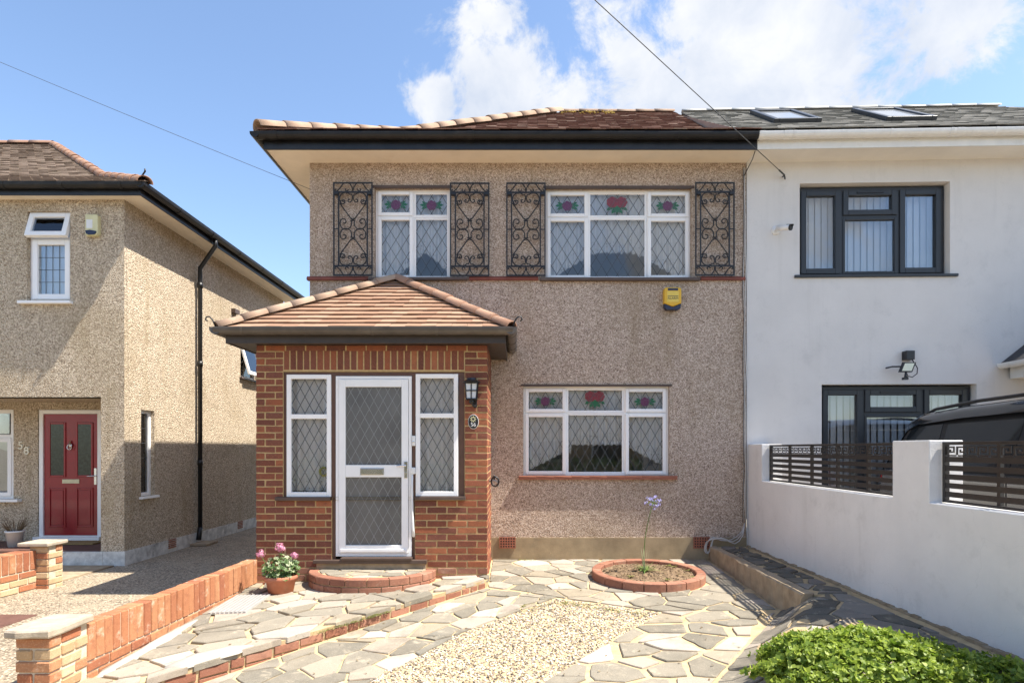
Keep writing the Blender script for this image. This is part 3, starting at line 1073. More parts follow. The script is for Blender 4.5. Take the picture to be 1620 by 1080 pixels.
def crazy(parent, region, fn, sp, rng, gap=0.028, thick=0.03, proud=0.004, squash=0.72, ang=0.3, edge=0.012, name='paving_stone', keep=None, rag=0.010, mat=None):
    if area(region) < 0:
        region = region[::-1]
    ca, sa = math.cos(ang), math.sin(ang)
    tf = lambda p: (p[0] * ca + p[1] * sa, (-p[0] * sa + p[1] * ca) / squash)
    it = lambda p: (p[0] * ca - p[1] * squash * sa, p[0] * sa + p[1] * squash * ca)
    rp = [tf(p) for p in region]
    xa, xb = min(p[0] for p in rp) - sp, max(p[0] for p in rp) + sp
    ya, yb = min(p[1] for p in rp) - sp, max(p[1] for p in rp) + sp
    seeds = []
    y, row = ya, 0
    while y < yb:
        x = xa + (row % 2) * sp / 2
        while x < xb:
            seeds.append((x + rng.uniform(-.42, .42) * sp, y + rng.uniform(-.42, .42) * sp))
            x += sp
        y += sp * 0.87
        row += 1
    seeds = [s for s in seeds if rng.random() > 0.10]
    edges = []
    for i, p in enumerate(region):
        q = region[(i + 1) % len(region)]
        nx, ny = (q[1] - p[1]), -(q[0] - p[0])
        L = math.hypot(nx, ny)
        if L > 1e-6:
            edges.append((nx / L, ny / L, (nx * p[0] + ny * p[1]) / L - edge))
    made = 0
    for s in seeds:
        poly = [(s[0] - 2 * sp, s[1] - 2 * sp), (s[0] + 2 * sp, s[1] - 2 * sp), (s[0] + 2 * sp, s[1] + 2 * sp), (s[0] - 2 * sp, s[1] + 2 * sp)]
        for o in seeds:
            dx, dy = o[0] - s[0], o[1] - s[1]
            L = math.hypot(dx, dy)
            if 1e-6 < L < 3 * sp:
                gp = gap * rng.uniform(0.35, 1.5)
                poly = clip(poly, dx / L, dy / L, (dx * (o[0] + s[0]) + dy * (o[1] + s[1])) / 2 / L - gp / 2)
                if len(poly) < 3:
                    break
        if len(poly) < 3:
            continue
        w = [it(p) for p in poly]
        for nx, ny, d in edges:
            w = clip(w, nx, ny, d)
            if len(w) < 3:
                break
        if len(w) < 3 or abs(area(w)) < 0.0045:
            continue
        if area(w) < 0:
            w = w[::-1]
        # drop tiny edges, then roughen
        cx, cy = sum(p[0] for p in w) / len(w), sum(p[1] for p in w) / len(w)
        if keep and not keep(cx, cy):
            continue
        w = [p for i, p in enumerate(w) if math.hypot(p[0] - w[i - 1][0], p[1] - w[i - 1][1]) > 0.02]
        if len(w) < 3:
            continue
        ww = []
        for i, p in enumerate(w):
            q = w[(i + 1) % len(w)]
            L = math.hypot(q[0] - p[0], q[1] - p[1])
            m = max(1, int(L / 0.07))
            for t in range(m):
                e = rag if t else rag * 0.4
                ww.append((p[0] + (q[0] - p[0]) * t / m + rng.uniform(-e, e * .3) * (1 if L else 0), p[1] + (q[1] - p[1]) * t / m + rng.uniform(-e, e) * .6))
        pr = proud + rng.uniform(-.003, .005)
        tx, ty = rng.uniform(-.012, .012), rng.uniform(-.012, .012)
        zf = lambda x, y: fn(x, y) + pr + tx * (x - cx) + ty * (y - cy)
        mb = MB()
        nn = len(ww)
        zc = zf(cx, cy)
        mb.v += [(x - cx, y - cy, zf(x, y) - thick - zc) for x, y in ww]
        mb.v += [(x - cx, y - cy, zf(x, y) - 0.006 - zc) for x, y in ww]
        mb.v += [((x - cx) * 0.965, (y - cy) * 0.965, zf(x, y) - zc) for x, y in ww]
        for a in (0, nn):
            for q in range(nn):
                r = (q + 1) % nn
                mb.f.append((a + q, a + r, a + nn + r, a + nn + q))
        mb.f.append(tuple(range(2 * nn, 3 * nn)))
        piece(name, mb.mesh(name, mat(cx, cy) if mat else STONE), parent, (cx, cy, zc))
        made += 1
    return made


rs = random.Random(21)
cnt = [0] * 6
STEP_C, STEP_A, STEP_B = (-1.585, 6.79), 0.70, 0.57
not_step = lambda x, y: ((x - STEP_C[0]) / (STEP_A - .1)) ** 2 + ((y - STEP_C[1]) / (STEP_B - .1)) ** 2 > 1
cnt[0] = crazy(terrace, [(-2.89, 6.80), (-0.30, 6.80), (-0.30, 6.70), (-2.57, 4.21), (-2.95, 3.79), (-2.99, 4.2)], g_ter, 0.36, rs, thick=0.05, proud=0.008, gap=0.045, ang=0.45, edge=-0.012, keep=not_step, rag=0.006)
cnt[1] = crazy(patio, [(-0.31, 6.62), (-1.58, 5.24), (-0.51, 5.27), (0.43, 6.28)], g_low, 0.32, rs, ang=0.8, squash=0.65, edge=0.0)
cnt[1] += crazy(patio, [(-1.62, 5.20), (-2.75, 3.95), (-2.75, 3.4), (-1.70, 3.4), (-0.50, 5.25)], g_low, 0.34, rs, ang=0.8, squash=0.65, edge=0.0)
bed_keep = lambda x, y: (x - 1.53) ** 2 + (y - 7.02) ** 2 > 0.50 ** 2
cnt[2] = crazy(patio, [(-0.30, 7.92), (2.50, 7.92), (2.48, 5.74), (1.38, 5.75), (-0.30, 6.68)], g_low, 0.33, rs, ang=-0.2, squash=0.8, keep=bed_keep)
cnt[3] = crazy(patio, [(1.38, 5.73), (2.47, 5.72), (1.55, 4.45), (0.85, 3.5), (-0.42, 3.5), (0.10, 4.15)], g_low, 0.35, rs, gap=0.06, edge=0.0, ang=0.1)
cnt[4] = crazy(patio, [(2.49, 5.70), (2.93, 5.29), (2.93, 3.0), (0.60, 3.0), (1.56, 4.45)], g_low, 0.40, rs, ang=-0.5, mat=lambda x, y: STONE_DK if x > 2.25 else STONE)
cnt[5] = crazy(patio, [(2.62, 5.31), (2.62, 7.90), (2.94, 7.90), (2.94, 5.31)], lambda x, y: PATH_Z, 0.26, rs, gap=0.045, ang=0.2, mat=lambda x, y: STONE_DK)
print('stones', cnt)

# gravel panel: loose pebbles on a bed
GRAV = [(0.42, 6.25), (1.37, 5.73), (0.10, 4.15), (-0.42, 3.5), (-1.72, 3.5), (-0.53, 5.24)]


def inside(p, poly):
    c = False
    for i in range(len(poly)):
        a, b = poly[i], poly[i - 1]
        if (a[1] > p[1]) != (b[1] > p[1]) and p[0] < (b[0] - a[0]) * (p[1] - a[1]) / (b[1] - a[1]) + a[0]:
            c = not c
    return c


gr = MB()
rg = random.Random(5)
OCT = [(1, 0, 0), (-1, 0, 0), (0, 1, 0), (0, -1, 0), (0, 0, 1), (0, 0, -1)]
ICO = []
ph = (1 + 5 ** .5) / 2
for a, b in ((1, ph), (1, -ph), (-1, ph), (-1, -ph)):
    ICO += [(0, a, b), (a, b, 0), (b, 0, a)]
ICOV = [Vector(p).normalized() for p in ICO]
ICOF = []
for i in range(12):
    for j in range(i + 1, 12):
        for k_ in range(j + 1, 12):
            if all((ICOV[p] - ICOV[q]).length < 1.1 for p, q in ((i, j), (j, k_), (i, k_))):
                nrm = (ICOV[j] - ICOV[i]).cross(ICOV[k_] - ICOV[i])
                ICOF.append((i, j, k_) if nrm.dot(ICOV[i]) > 0 else (i, k_, j))


def pebble(mb, x, y, z, r, rng):
    a, b, c = r * rng.uniform(.7, 1.3), r * rng.uniform(.6, 1.1), r * rng.uniform(.4, .75)
    an = rng.uniform(0, 6.28)
    ti = rng.uniform(-.5, .5)
    ca, sa, ct, s_t = math.cos(an), math.sin(an), math.cos(ti), math.sin(ti)
    i = len(mb.v)
    for p in ICOV:
        u, v, w = p.x * a * rng.uniform(.85, 1.1), p.y * b, p.z * c
        u, w = u * ct - w * s_t, u * s_t + w * ct
        mb.v.append((x + u * ca - v * sa, y + u * sa + v * ca, z + w))
    mb.f += [tuple(i + q for q in f) for f in ICOF]


npb = 0
while npb < 16000:
    x, y = rg.uniform(-1.75, 1.4), rg.uniform(3.6, 6.28)
    if inside((x + rg.gauss(0, .018), y + rg.gauss(0, .018)), GRAV):
        pebble(gr, x, y, g_low(x, y) - 0.012 + rg.uniform(0, 0.009), rg.uniform(0.006, 0.0125), rg)
        npb += 1
gravel = link('gravel', gr.mesh('gravel', PEBBLE, True))
gravel['kind'] = 'stuff'
gravel['label'] = 'pale golden gravel filling the panel between the paving'
gravel['category'] = 'gravel'

# brick edging under the terrace slabs
ea, eb = Vector((-0.33, 6.67, 0)), Vector((-2.95, 3.79, 0))
ed = eb - ea
eu = ed.normalized()
eyaw = math.atan2(eu.y, eu.x)
s = 0.0
rb = random.Random(11)
while s < ed.length - 0.1:
    l = rb.choice((0.215, 0.215, 0.215, 0.105))
    p = ea + eu * (s + l / 2)
    zt = g_ter(p.x, p.y) - 0.046
    piece('brick', brick_mesh(l, 0.10, 0.065, BRICK_ENG), terrace, (p.x - 0.035 + rb.uniform(-.004, .004), p.y + 0.035, zt - 0.034), (0, 0, eyaw + rb.uniform(-.01, .01)))
    piece('brick', brick_mesh(l, 0.10, 0.065, BRICK_ENG), terrace, (p.x - 0.037, p.y + 0.037, zt - 0.112), (0, 0, eyaw + rb.uniform(-.01, .01)))
    s += l + 0.013

# ------------------------------------------------------------------ the house
WY = 7.93            # plane of the front wall
house = thing('semi_detached_house', 'brown pebbledash semi-detached house with black gutter and leaded white windows', 'house', (0.17, 10.5, 0))
W1 = (-1.837, -0.848, 3.672, 4.852)
W2 = (0.396, 2.308, 3.668, 4.845)
W3 = (0.108, 2.016, 1.093, 2.262)
HX0, HX1, HTOP = -2.685, 3.02, 5.175
wm = wallh(MB(), WY, 0.24, HX0, HX1, 0.285, HTOP, [W1, W2, W3])
wm.face((HX0, WY, 0.285), (HX0, WY, HTOP), (HX0, 15.2, HTOP), (HX0, 15.2, 0.285))
wm.face((HX1, WY, 0.285), (HX1, 15.2, 0.285), (HX1, 15.2, HTOP), (HX1, WY, HTOP))
wm.face((HX1, 15.2, 0.0), (HX0, 15.2, 0.0), (HX0, 15.2, HTOP), (HX1, 15.2, HTOP))
part('wall', wm, PEB, house)
part('plinth', MB().box(HX0 - 0.012, HX1, WY - 0.014, 15.2, -0.5, 0.285), PLINTH, house)
for i, (x0, x1, z0, z1, d) in enumerate(((W1[0] - .2, W1[1] + .3, 3.3, 5.0, 1.3), (W2[0] - .2, W2[1] + .2, 3.3, 5.0, 1.6), (W3[0] - .08, W3[1] + .3, 0.6, 2.5, 1.8))):
    room(house, x0, x1, WY + 0.235, WY + d, z0, z1)

# string course and sills
for a, b in ((HX0 - 0.03, -1.92), (-0.60, 0.30), (2.42, HX1 - 0.02)):
    cs = MB().prism([(WY - 0.035, 3.640), (WY - 0.035, 3.668), (WY - 0.015, 3.690), (WY + 0.03, 3.690), (WY + 0.03, 3.640)], a, b, 'x')
    part('string_course', cs, COURSE, house)


def air_brick(parent, x0, x1, z0, z1, y, mat):
    m = MB()
    part('hole_shade_sheet', MB().box(x0, x1, y + 0.0128, y + 0.03, z0, z1), BLACK, parent)  # black sheet paints in the darkness inside the air brick's holes
    nx, nz = 6, 4
    w = (x1 - x0) / nx
    h = (z1 - z0) / nz
    for i in range(nx + 1):
        m.box(x0 + i * w - w * .2, x0 + i * w + w * .2, y, y + 0.0125, z0, z1)
    for j in range(nz + 1):
        m.box(x0 - w * .2, x1 + w * .2, y + 0.0012, y + 0.0122, z0 + j * h - h * .2, z0 + j * h + h * .2)
    part('air_brick', m, mat, parent)


air_brick(house, -0.20, 0.0, 0.155, 0.29, WY - 0.030, SILL_RED)
air_brick(house, 2.33, 2.53, 0.155, 0.29, WY - 0.030, SILL_RED)


def window_pane(win, x0, x1, z0, z1, y, dia=None, lw=0.008, glass=None):
    p = part('pane', MB().face((x0, y, z0), (x1, y, z0), (x1, y, z1), (x0, y, z1)), glass or GLASS, win)
    if dia:
        part('leading', lattice(MB(), x0, x1, z0, z1, dia[0], dia[1], lw, y), LEAD, win)
    return p


def pvc_window(parent, x0, x1, z0, z1, y, cells, mat=PVC, depth=0.07, dia=(0.140, 0.226), label=None, lw=0.008, outer=0.045):
    """outer frame, mullions between the cells, a sash round each opening cell, pane and leading"""
    win = part('window', MB().frame(x0, x1, z0, z1, outer, y, y + depth), mat, parent, bevel=0.004, label=label)
    fill = MB()
    for (a, b, c, d, sash) in cells:
        if sash:
            s_ = MB().frame(a - 0.046, b + 0.046, c - 0.046, d + 0.046, 0.046, y - 0.016, y + depth - 0.02)
            part('sash', s_, mat, win, bevel=0.006)
        else:
            s_ = MB().frame(a - 0.024, b + 0.024, c - 0.024, d + 0.024, 0.024, y + 0.006, y + depth - 0.02)
            part('glazing_bead', s_, mat, win, bevel=0.003)
        window_pane(win, a, b, c, d, y + 0.020, dia, lw)
    return win


def bars(win, spec, y, depth, mat):
    m = MB()
    for (x0, x1, z0, z1) in spec:
        m.box(x0, x1, y + 0.002, y + depth - 0.004, z0, z1)
    part('mullion', m, mat, win, bevel=0.003)


y1 = WY + 0.07
# two-light bedroom window
cells = [(-1.760, -1.391, 4.553, 4.785, True), (-1.308, -0.900, 4.527, 4.797, False), (-1.760, -1.391, 3.726, 4.450, True), (-1.308, -0.900, 3.705, 4.460, False)]
w1 = pvc_window(house, *W1, y1, cells)
bars(w1, [(-1.36, -1.333, W1[2] + .02, W1[3] - .02), (W1[0] + .02, -1.36, 4.487, 4.517), (-1.333, W1[1] - .02, 4.485, 4.503)], y1, 0.07, PVC)
rose(w1, -1.575, 4.664, 0.088, y1 + 0.02, (ROSE_P, ROSE_G))
rose(w1, -1.104, 4.656, 0.088, y1 + 0.02, (ROSE_P, ROSE_G))
net(w1, W1[0] + .02, W1[1] - .02, 4.83, lambda x: max(3.69, min(4.02, 4.02 - 0.55 * abs(x + 1.20) ** 1.3 * 2.2 + 0.0)) + scallop(x), y1 + 0.085)
# three-light bedroom window
cells = [(0.466, 0.911, 4.538, 4.778, True), (0.993, 1.707, 4.520, 4.795, False), (1.790, 2.241, 4.538, 4.778, True),
         (0.466, 0.911, 3.726, 4.435, True), (0.993, 1.707, 3.706, 4.460, False), (1.790, 2.241, 3.726, 4.435, True)]
w2 = pvc_window(house, *W2, y1, cells)
bars(w2, [(0.940, 0.970, W2[2] + .02, W2[3] - .02), (1.732, 1.761, W2[2] + .02, W2[3] - .02), (W2[0] + .02, 0.94, 4.476, 4.500), (0.97, 1.732, 4.482, 4.498), (1.761, W2[1] - .02, 4.476, 4.500)], y1, 0.07, PVC)
rose(w2, 0.688, 4.648, 0.088, y1 + 0.02, (ROSE_P, ROSE_G))
rose(w2, 2.015, 4.648, 0.088, y1 + 0.02, (ROSE_P, ROSE_G))
rose(w2, 1.345, 4.672, 0.098, y1 + 0.02, (ROSE_R, ROSE_G), True)
net(w2, W2[0] + .02, W2[1] - .02, 4.83, lambda x: 4.03 - max(0, (abs(x - 1.33) - 0.22)) ** 1.2 * 0.62 + scallop(x), y1 + 0.085)
# living-room window
cells = [(0.178, 0.622, 1.968, 2.190, True), (0.702, 1.407, 1.948, 2.213, False), (1.494, 1.940, 1.968, 2.190, True),
         (0.178, 0.622, 1.152, 1.860, True), (0.702, 1.407, 1.140, 1.883, False), (1.494, 1.940, 1.152, 1.860, True)]
y3 = WY + 0.055
w3 = pvc_window(house, *W3, y3, cells, dia=(0.130, 0.226))
bars(w3, [(0.650, 0.678, W3[2] + .02, W3[3] - .02), (1.432, 1.465, W3[2] + .02, W3[3] - .02), (W3[0] + .02, 0.65, 1.907, 1.921), (0.678, 1.432, 1.908, 1.923), (1.465, W3[1] - .02, 1.907, 1.921)], y3, 0.07, PVC)
rose(w3, 0.398, 2.068, 0.082, y3 + 0.02, (ROSE_P, ROSE_G))
rose(w3, 1.712, 2.062, 0.082, y3 + 0.02, (ROSE_P, ROSE_G))
rose(w3, 1.050, 2.110, 0.094, y3 + 0.02, (ROSE_R, ROSE_G), True)
net(w3, W3[0] + .02, W3[1] - .02, 2.24, lambda x: (1.475 - max(0, (abs(x - 1.06) - 0.36)) ** 1.1 * 0.55 if x > .75 else 1.36 - .5 * max(0, .62 - x)) + scallop(x), y3 + 0.085)
# frame sockets between head and wall, sills
part('head_strip', MB().box(W1[0] - .03, W1[1] + .03, WY - 0.012, WY + 0.03, W1[3] - .004, W1[3] + .028), SILL_BR, house)
part('head_strip', MB().box(W2[0] - .03, W2[1] + .03, WY - 0.012, WY + 0.03, W2[3] - .004, W2[3] + .028), SILL_BR, house)
part('head_strip', MB().box(W3[0] - .03, W3[1] + .03, WY - 0.012, WY + 0.03, W3[3] - .004, W3[3] + .022), SILL_BR, house)
part('sill', MB().box(-1.90, -0.62, WY - 0.055, WY + 0.08, 3.634, 3.672), SILL_BR, house, bevel=0.005)
part('sill', MB().box(0.32, 2.40, WY - 0.055, WY + 0.08, 3.628, 3.668), SILL_BR, house, bevel=0.005)
ssill = part('sill', MB().box(0.045, 2.11, WY - 0.046, WY + 0.06, 1.045, 1.068), SILL_RED, house, bevel=0.003)
for i in range(9):
    a = 0.045 + i * 0.2295
    piece('sill_tile', brick_mesh(0.226, 0.112, 0.024, SILL_RED, 0.003), ssill, (a + 0.1147, WY + 0.006, 1.0805))

# eaves: soffit, fascia, gutter -----------------------------------------------------
EX0, EY = -3.11, 7.57
so = MB().face((EX0, EY, HTOP), (3.02, EY, HTOP), (3.02, WY + .02, HTOP), (EX0, WY + .02, HTOP))
so.face((EX0, WY + .02, HTOP), (HX0 + .02, WY + .02, HTOP), (HX0 + .02, 15.5, HTOP), (EX0, 15.5, HTOP))
part('soffit', so, SOFFIT, house)
part('fascia', MB().box(EX0 - 0.02, 3.02, EY - 0.022, EY, HTOP - 0.012, HTOP + 0.155).box(EX0 - 0.022, EX0, EY, 15.5, HTOP - 0.012, HTOP + 0.155), FASC_BLK, house, bevel=0.003)
gz = 5.318
gt = MB()
gutter_run(gt, (EX0 - 0.09, EY - 0.083, gz), (3.0, EY - 0.083, gz), (0, -1, 0), 0.060)
gutter_run(gt, (EX0 - 0.083, EY - 0.14, gz), (EX0 - 0.083, 15.5, gz), (-1, 0, 0), 0.060)
gut = part('gutter', gt, GUT_BLK, house)
for x in (-2.15, -1.35, -0.52, 0.32, 1.17, 2.02, 2.75):
    gutter_clip(gut, GUT_BLK, (x, EY - 0.083, gz), (1, 0, 0), (0, -1, 0), 0.064, 0.012)
gutter_clip(gut, GUT_BLK, (-0.55, EY - 0.083, gz), (1, 0, 0), (0, -1, 0), 0.067, 0.04)
gutter_clip(gut, GUT_BLK, (-2.98, EY - 0.083, gz), (1, 0, 0), (0, -1, 0), 0.067, 0.05)


def prof_main(t):
    return 5.355 + (0.467 * t if t < 1.5 else 0.7005 + 0.6865 * (t - 1.5))


def roof_front(parent, name, mat, xl, xr, y0, tmax, prof, hipl, hipr, rng, ts=0.105, tw=0.165, taper=None):
    mb = MB()
    rows = []
    t = 0.0
    while t < tmax - 0.02:
        z0, z1 = prof(t), prof(min(tmax, t + ts))
        a = (xl + (t if hipl else 0), y0 + t, z0)
        b = (xr - (t if hipr else 0) + (taper(t) if taper else 0), y0 + t, z0)
        up = Vector((0, min(ts, tmax - t), z1 - z0))
        nr = Vector((0, -up.z, up.y)).normalized()
        rows.append((a, b, up, nr))
        t += ts
    # deck under the tiles
    for (a, b, up, nr), nx in zip(rows, rows[1:] + [None]):
        a2 = Vector(nx[0]) if nx else Vector(a) + up
        b2 = Vector(nx[1]) if nx else Vector(b) + up
        o = nr * -0.012
        mb.face(Vector(a) + o, Vector(b) + o, b2 + o, a2 + o)
    tile_rows(mb, rows, rng, tw)
    o = part(name, mb, mat, parent)
    return o


RT = 4.02
roof = roof_front(house, 'roof', TILE_MAIN, EX0 - 0.06, 3.02, 7.44, RT, prof_main, True, False, random.Random(9), 0.085)
ry = 7.44 + RT
rz = prof_main(RT)
ax = EX0 - 0.06 + RT
bk = MB()
for ta_, tb_ in ((0, .75), (.75, 1.5), (1.5, RT)):
    A0, A1 = EX0 - .06 + ta_, EX0 - .06 + tb_
    zA, zB = prof_main(ta_) - .02, prof_main(tb_) - .02
    bk.face((A0, 7.44 + ta_, zA), (A1, 7.44 + tb_, zB), (A1, 15.5 - tb_, zB), (A0, 15.5 - ta_, zA))
    bk.face((A0, 15.5 - ta_, zA), (A1, 15.5 - tb_, zB), (3.02, 15.5 - tb_, zB), (3.02, 15.5 - ta_, zA))
bk.face((3.02, 7.5, 5.33), (3.02, 15.5, 5.33), (3.02, ry, rz - .02))
part('roof_slope', bk, TILE_MAIN, house)
hp = [(EX0 - .04, 7.46, prof_main(0) + 0.01)] + [(EX0 - .06 + t, 7.44 + t, prof_main(t)) for t in (0.5, 1.0, 1.5, 2.2, 3.0, RT)]
hip_tiles(roof, hp, 0.115, 0.36, HIP, lift=0.012)
hip_tiles(roof, [(ax + .02, ry, rz), (3.0, ry, rz)], 0.07, 0.33, HIP, 'ridge_tile', lift=0.0, taper=0.94)
# moss and lichen cushions along the ridge
ms = MB()
rm = random.Random(4)
for i in range(70):
    x = rm.choice((rm.gauss(1.35, .10), rm.gauss(1.75, .06), rm.gauss(1.05, .2)))
    t = RT - abs(rm.gauss(0.12, 0.12))
    pebble(ms, x, 7.44 + t, prof_main(t) + 0.035, rm.uniform(.012, .03), rm)
o = part('moss', ms, simple('yellow_lichen', (0.34, 0.24, 0.05), 0.9, 0.4, 30), roof)
o['kind'] = 'stuff'

# ------------------------------------------------------------------ porch
PY = 6.80
PX0, PX1 = -2.904, -0.312
porch = thing('brick_porch', 'red brick front porch with leaded glazing and hipped clay tile roof', 'porch', (-1.6, 7.2, 0))
SP0, SP1 = 2.603, 2.62
holes = [(-2.600, -2.055, 0.868, 2.305), (-1.125, -0.567, 0.868, 2.305), (-2.055, -1.125, 0.16, 2.305)]
pw = MB()
wallh(pw, PY + 0.004, 0.098, PX0 + .004, PX1 - .004, -0.3, 2.60, [(-2.600, -0.567, 0.868, 2.305), (-2.055, -1.125, 0.12, 0.9)])
pw.face((PX1 - .004, PY + .004, -.3), (PX1 - .004, WY, -.3), (PX1 - .004, WY, 2.6), (PX1 - .004, PY + .004, 2.6))
pw.face((PX0 + .004, PY + .004, -.3), (PX0 + .004, WY, -.3), (PX0 + .004, WY, 2.6), (PX0 + .004, PY + .004, 2.6))
part('mortar_wall', pw, MORTAR, porch)
room(porch, PX0 + .1, PX1 - .1, PY + 0.101, WY - .02, 0.1, 2.56)
rbk = random.Random(17)
CH = 0.0756
Z0 = -0.115


def brick_run(parent, xa, xb, z, row, y, mat, lo=0.0):
    """stretcher bond between xa and xb on one course"""
    L, J = 0.2265, 0.0125
    ph_ = PX1 + (0 if row % 2 else L / 2)
    cuts = [xa]
    k0 = math.ceil((xa - ph_) / L)
    x = ph_ + k0 * L
    while x < xb - 0.001:
        if x - cuts[-1] > 0.06 and xb - x > 0.06:
            cuts.append(x)
        x += L
    cuts.append(xb)
    for i, (a, b) in enumerate(zip(cuts, cuts[1:])):
        a2 = a + (J / 2 if i else 0)
        b2 = b - (J / 2 if i < len(cuts) - 2 else 0)
        piece('brick', brick_mesh(b2 - a2, 0.10, CH - 0.0120, mat), parent,
              ((a2 + b2) / 2, y + 0.05 + rbk.uniform(-.002, .002), z + CH / 2), (0, rbk.uniform(-.004, .004), 0))


row = 0
z = Z0
while z < 2.60:
    mat = BRICK_ENG if row < 3 else BRICK
    zc = z + CH / 2
    if zc < 0.16:
        segs = [(PX0, PX1)]
        if zc > 0.0:
            segs = [(PX0, -2.05), (-1.12, PX1)]
    elif zc < 0.86:
        segs = [(PX0, -2.058), (-1.122, PX1)]
    elif zc < 2.315:
        segs = [(PX0, -2.603), (-0.564, PX1)]
    elif zc < 2.545:
        segs = [(PX0, -2.603), (-0.564, PX1)]
    else:
        segs = [(PX0, PX1)]
    for a, b in segs:
        brick_run(porch, a, b, z, row, PY, mat)
    z += CH
    row += 1
# soldier course over the opening
nS = 27
for i in range(nS):
    w = (2.039 - 0.006) / nS
    x = -2.600 + w * (i + 0.5)
    piece('brick', brick_mesh(w - 0.0135, 0.10, 0.212, BRICK), porch, (x, PY + 0.05 + rbk.uniform(-.002, .002), 2.4345))
# the side face, seen edge-on: joined
sb = MB()
z, row = Z0, 0
while z < 2.60:
    y = PY + (0.10 if row % 2 else 0.21)
    while y < WY - 0.02:
        b = min(WY, y + 0.215)
        t_ = MB().cbox(0.10, b - y - .001, CH - 0.0130, 0.004, 0.002)
        i0 = len(sb.v)
        ox, oy, oz = PX1 - 0.05 + rbk.uniform(-.002, .002), (y + b) / 2 + .006, z + CH / 2
        sb.v += [(p[0] + ox, p[1] + oy, p[2] + oz) for p in t_.v]
        sb.f += [tuple(i0 + q for q in f) for f in t_.f]
        y += 0.2265
    z += CH
    row += 1
o = part('side_brickwork', sb, BRICK, porch)
o['kind'] = 'stuff'

# brown timber surround, glazed side lights and the door
fr = MB()
FY = PY + 0.02
fr.box(-2.600, -0.567, FY, FY + .09, 2.262, 2.303)
fr.box(-2.600, -2.572, FY, FY + .09, 0.905, 2.262)
fr.box(-0.632, -0.567, FY, FY + .09, 0.905, 2.262)
fr.box(-2.064, -2.018, FY + .001, FY + .09, 0.20, 2.262)
fr.box(-1.158, -1.120, FY + .001, FY + .09, 0.20, 2.262)
part('timber_surround', fr, WOOD_BR, porch, bevel=0.003)
part('sill', MB().box(-2.68, -2.064, PY - 0.040, PY + .08, 0.866, 0.904), SILL_BR, porch, bevel=0.004)
part('sill', MB().box(-1.120, -0.553, PY - 0.040, PY + .08, 0.872, 0.910), SILL_BR, porch, bevel=0.004)


def side_light(x0, x1, z0, z1, zt):
    w_ = 0.050
    win = part('side_light', MB().frame(x0, x1, z0, z1, w_, FY - 0.012, FY + .05, 0.048, 0.052).box(x0 + w_, x1 - w_, FY - 0.011, FY + .05, zt - .026, zt + .026), PVC, porch, bevel=0.004)
    window_pane(win, x0 + w_, x1 - w_, z0 + .052, zt - .026, FY + .018, (0.104, 0.190), 0.0085)
    window_pane(win, x0 + w_, x1 - w_, zt + .026, z1 - .048, FY + .018, (0.104, 0.190), 0.0085)
    return win


s1 = side_light(-2.566, -2.066, 0.905, 2.275, 1.805)
s2 = side_light(-1.117, -0.640, 0.912, 2.282, 1.815)
net(s1, -2.54, -2.09, 2.25, lambda x: 0.955 + 0.4 * scallop(x), FY + 0.085, 0.105, 0.024)
net(s2, -1.09, -0.66, 2.25, lambda x: 0.95 + 0.4 * scallop(x), FY + 0.085, 0.105, 0.024)
# a small dried flower ring in the left light
part('flower_ring', MB().tube([(-2.165 + .045 * math.cos(a), FY + .05, 1.185 + .045 * math.sin(a)) for a in [6.283 * q / 14 for q in range(14)]], 0.014, 6, True), simple('straw_ring', (0.42, 0.40, 0.12), .8, .4, 60), s1, True)

DX0, DX1, DZ0, DZ1 = -2.014, -1.162, 0.236, 2.258
door = part('door', MB().frame(DX0, DX1, DZ0, DZ1, 0.034, FY - 0.010, FY + .06), ALU, porch, bevel=0.003)
lf = MB()
lx0, lx1, lz0, lz1 = DX0 + .037, DX1 - .037, DZ0 + .037, DZ1 - .037
lf.frame(lx0, lx1, lz0, lz1, 0.075, FY - 0.022, FY + .03, 0.085, 0.09)
lf.box(lx0 + .075, lx1 - .075, FY - 0.021, FY + .03, 1.125, 1.262)
part('door_leaf', lf, ALU, door, bevel=0.004)
gx0, gx1 = lx0 + .075, lx1 - .075
for (a, b) in ((lz0 + .09, 1.125), (1.262, lz1 - .085)):
    part('pane', MB().box(gx0, gx1, FY + .004, FY + .012, a, b), OBSCURE, door)
    part('leading', lattice(MB(), gx0, gx1, a, b, 0.104, 0.190, 0.008, FY + .004), simple('pale_lead_%d' % int(a * 100), (0.24, 0.245, 0.245), .45, .15, 30), door)
part('letterbox', MB().box(-1.735, -1.470, FY - .032, FY - .02, 1.150, 1.228).box(-1.725, -1.48, FY - .036, FY - .0318, 1.160, 1.218), CHROME, door, bevel=0.003)
hd = MB().box(-1.243, -1.205, FY - .030, FY - .021, 1.115, 1.300)
hd.tube([(-1.224, FY - .028, 1.255), (-1.224, FY - .065, 1.255), (-1.262, FY - .068, 1.257), (-1.32, FY - .066, 1.250)], 0.010, 8)
hd.tube([(-1.224, FY - .0301, 1.175), (-1.224, FY - .036, 1.175)], 0.011, 8)
part('handle', hd, CHROME, door, bevel=0.002)
kp = MB().box(lx0 + .02, lx1 - .02, FY - .034, FY - .0215, DZ0 + .055, DZ0 + .085)
part('weather_bar', kp, ALU, door, bevel=0.003)
part('threshold', MB().box(-2.25, -0.985, PY - 0.055, PY + .06, 0.165, 0.205).box(-1.94, -1.15, PY - .075, PY + .02, 0.2055, 0.234), SILL_BR, porch, bevel=0.005)
part('threshold_plinth', MB().box(-2.22, -1.0, PY - 0.022, PY + .05, -0.1, 0.165), CONC, porch)

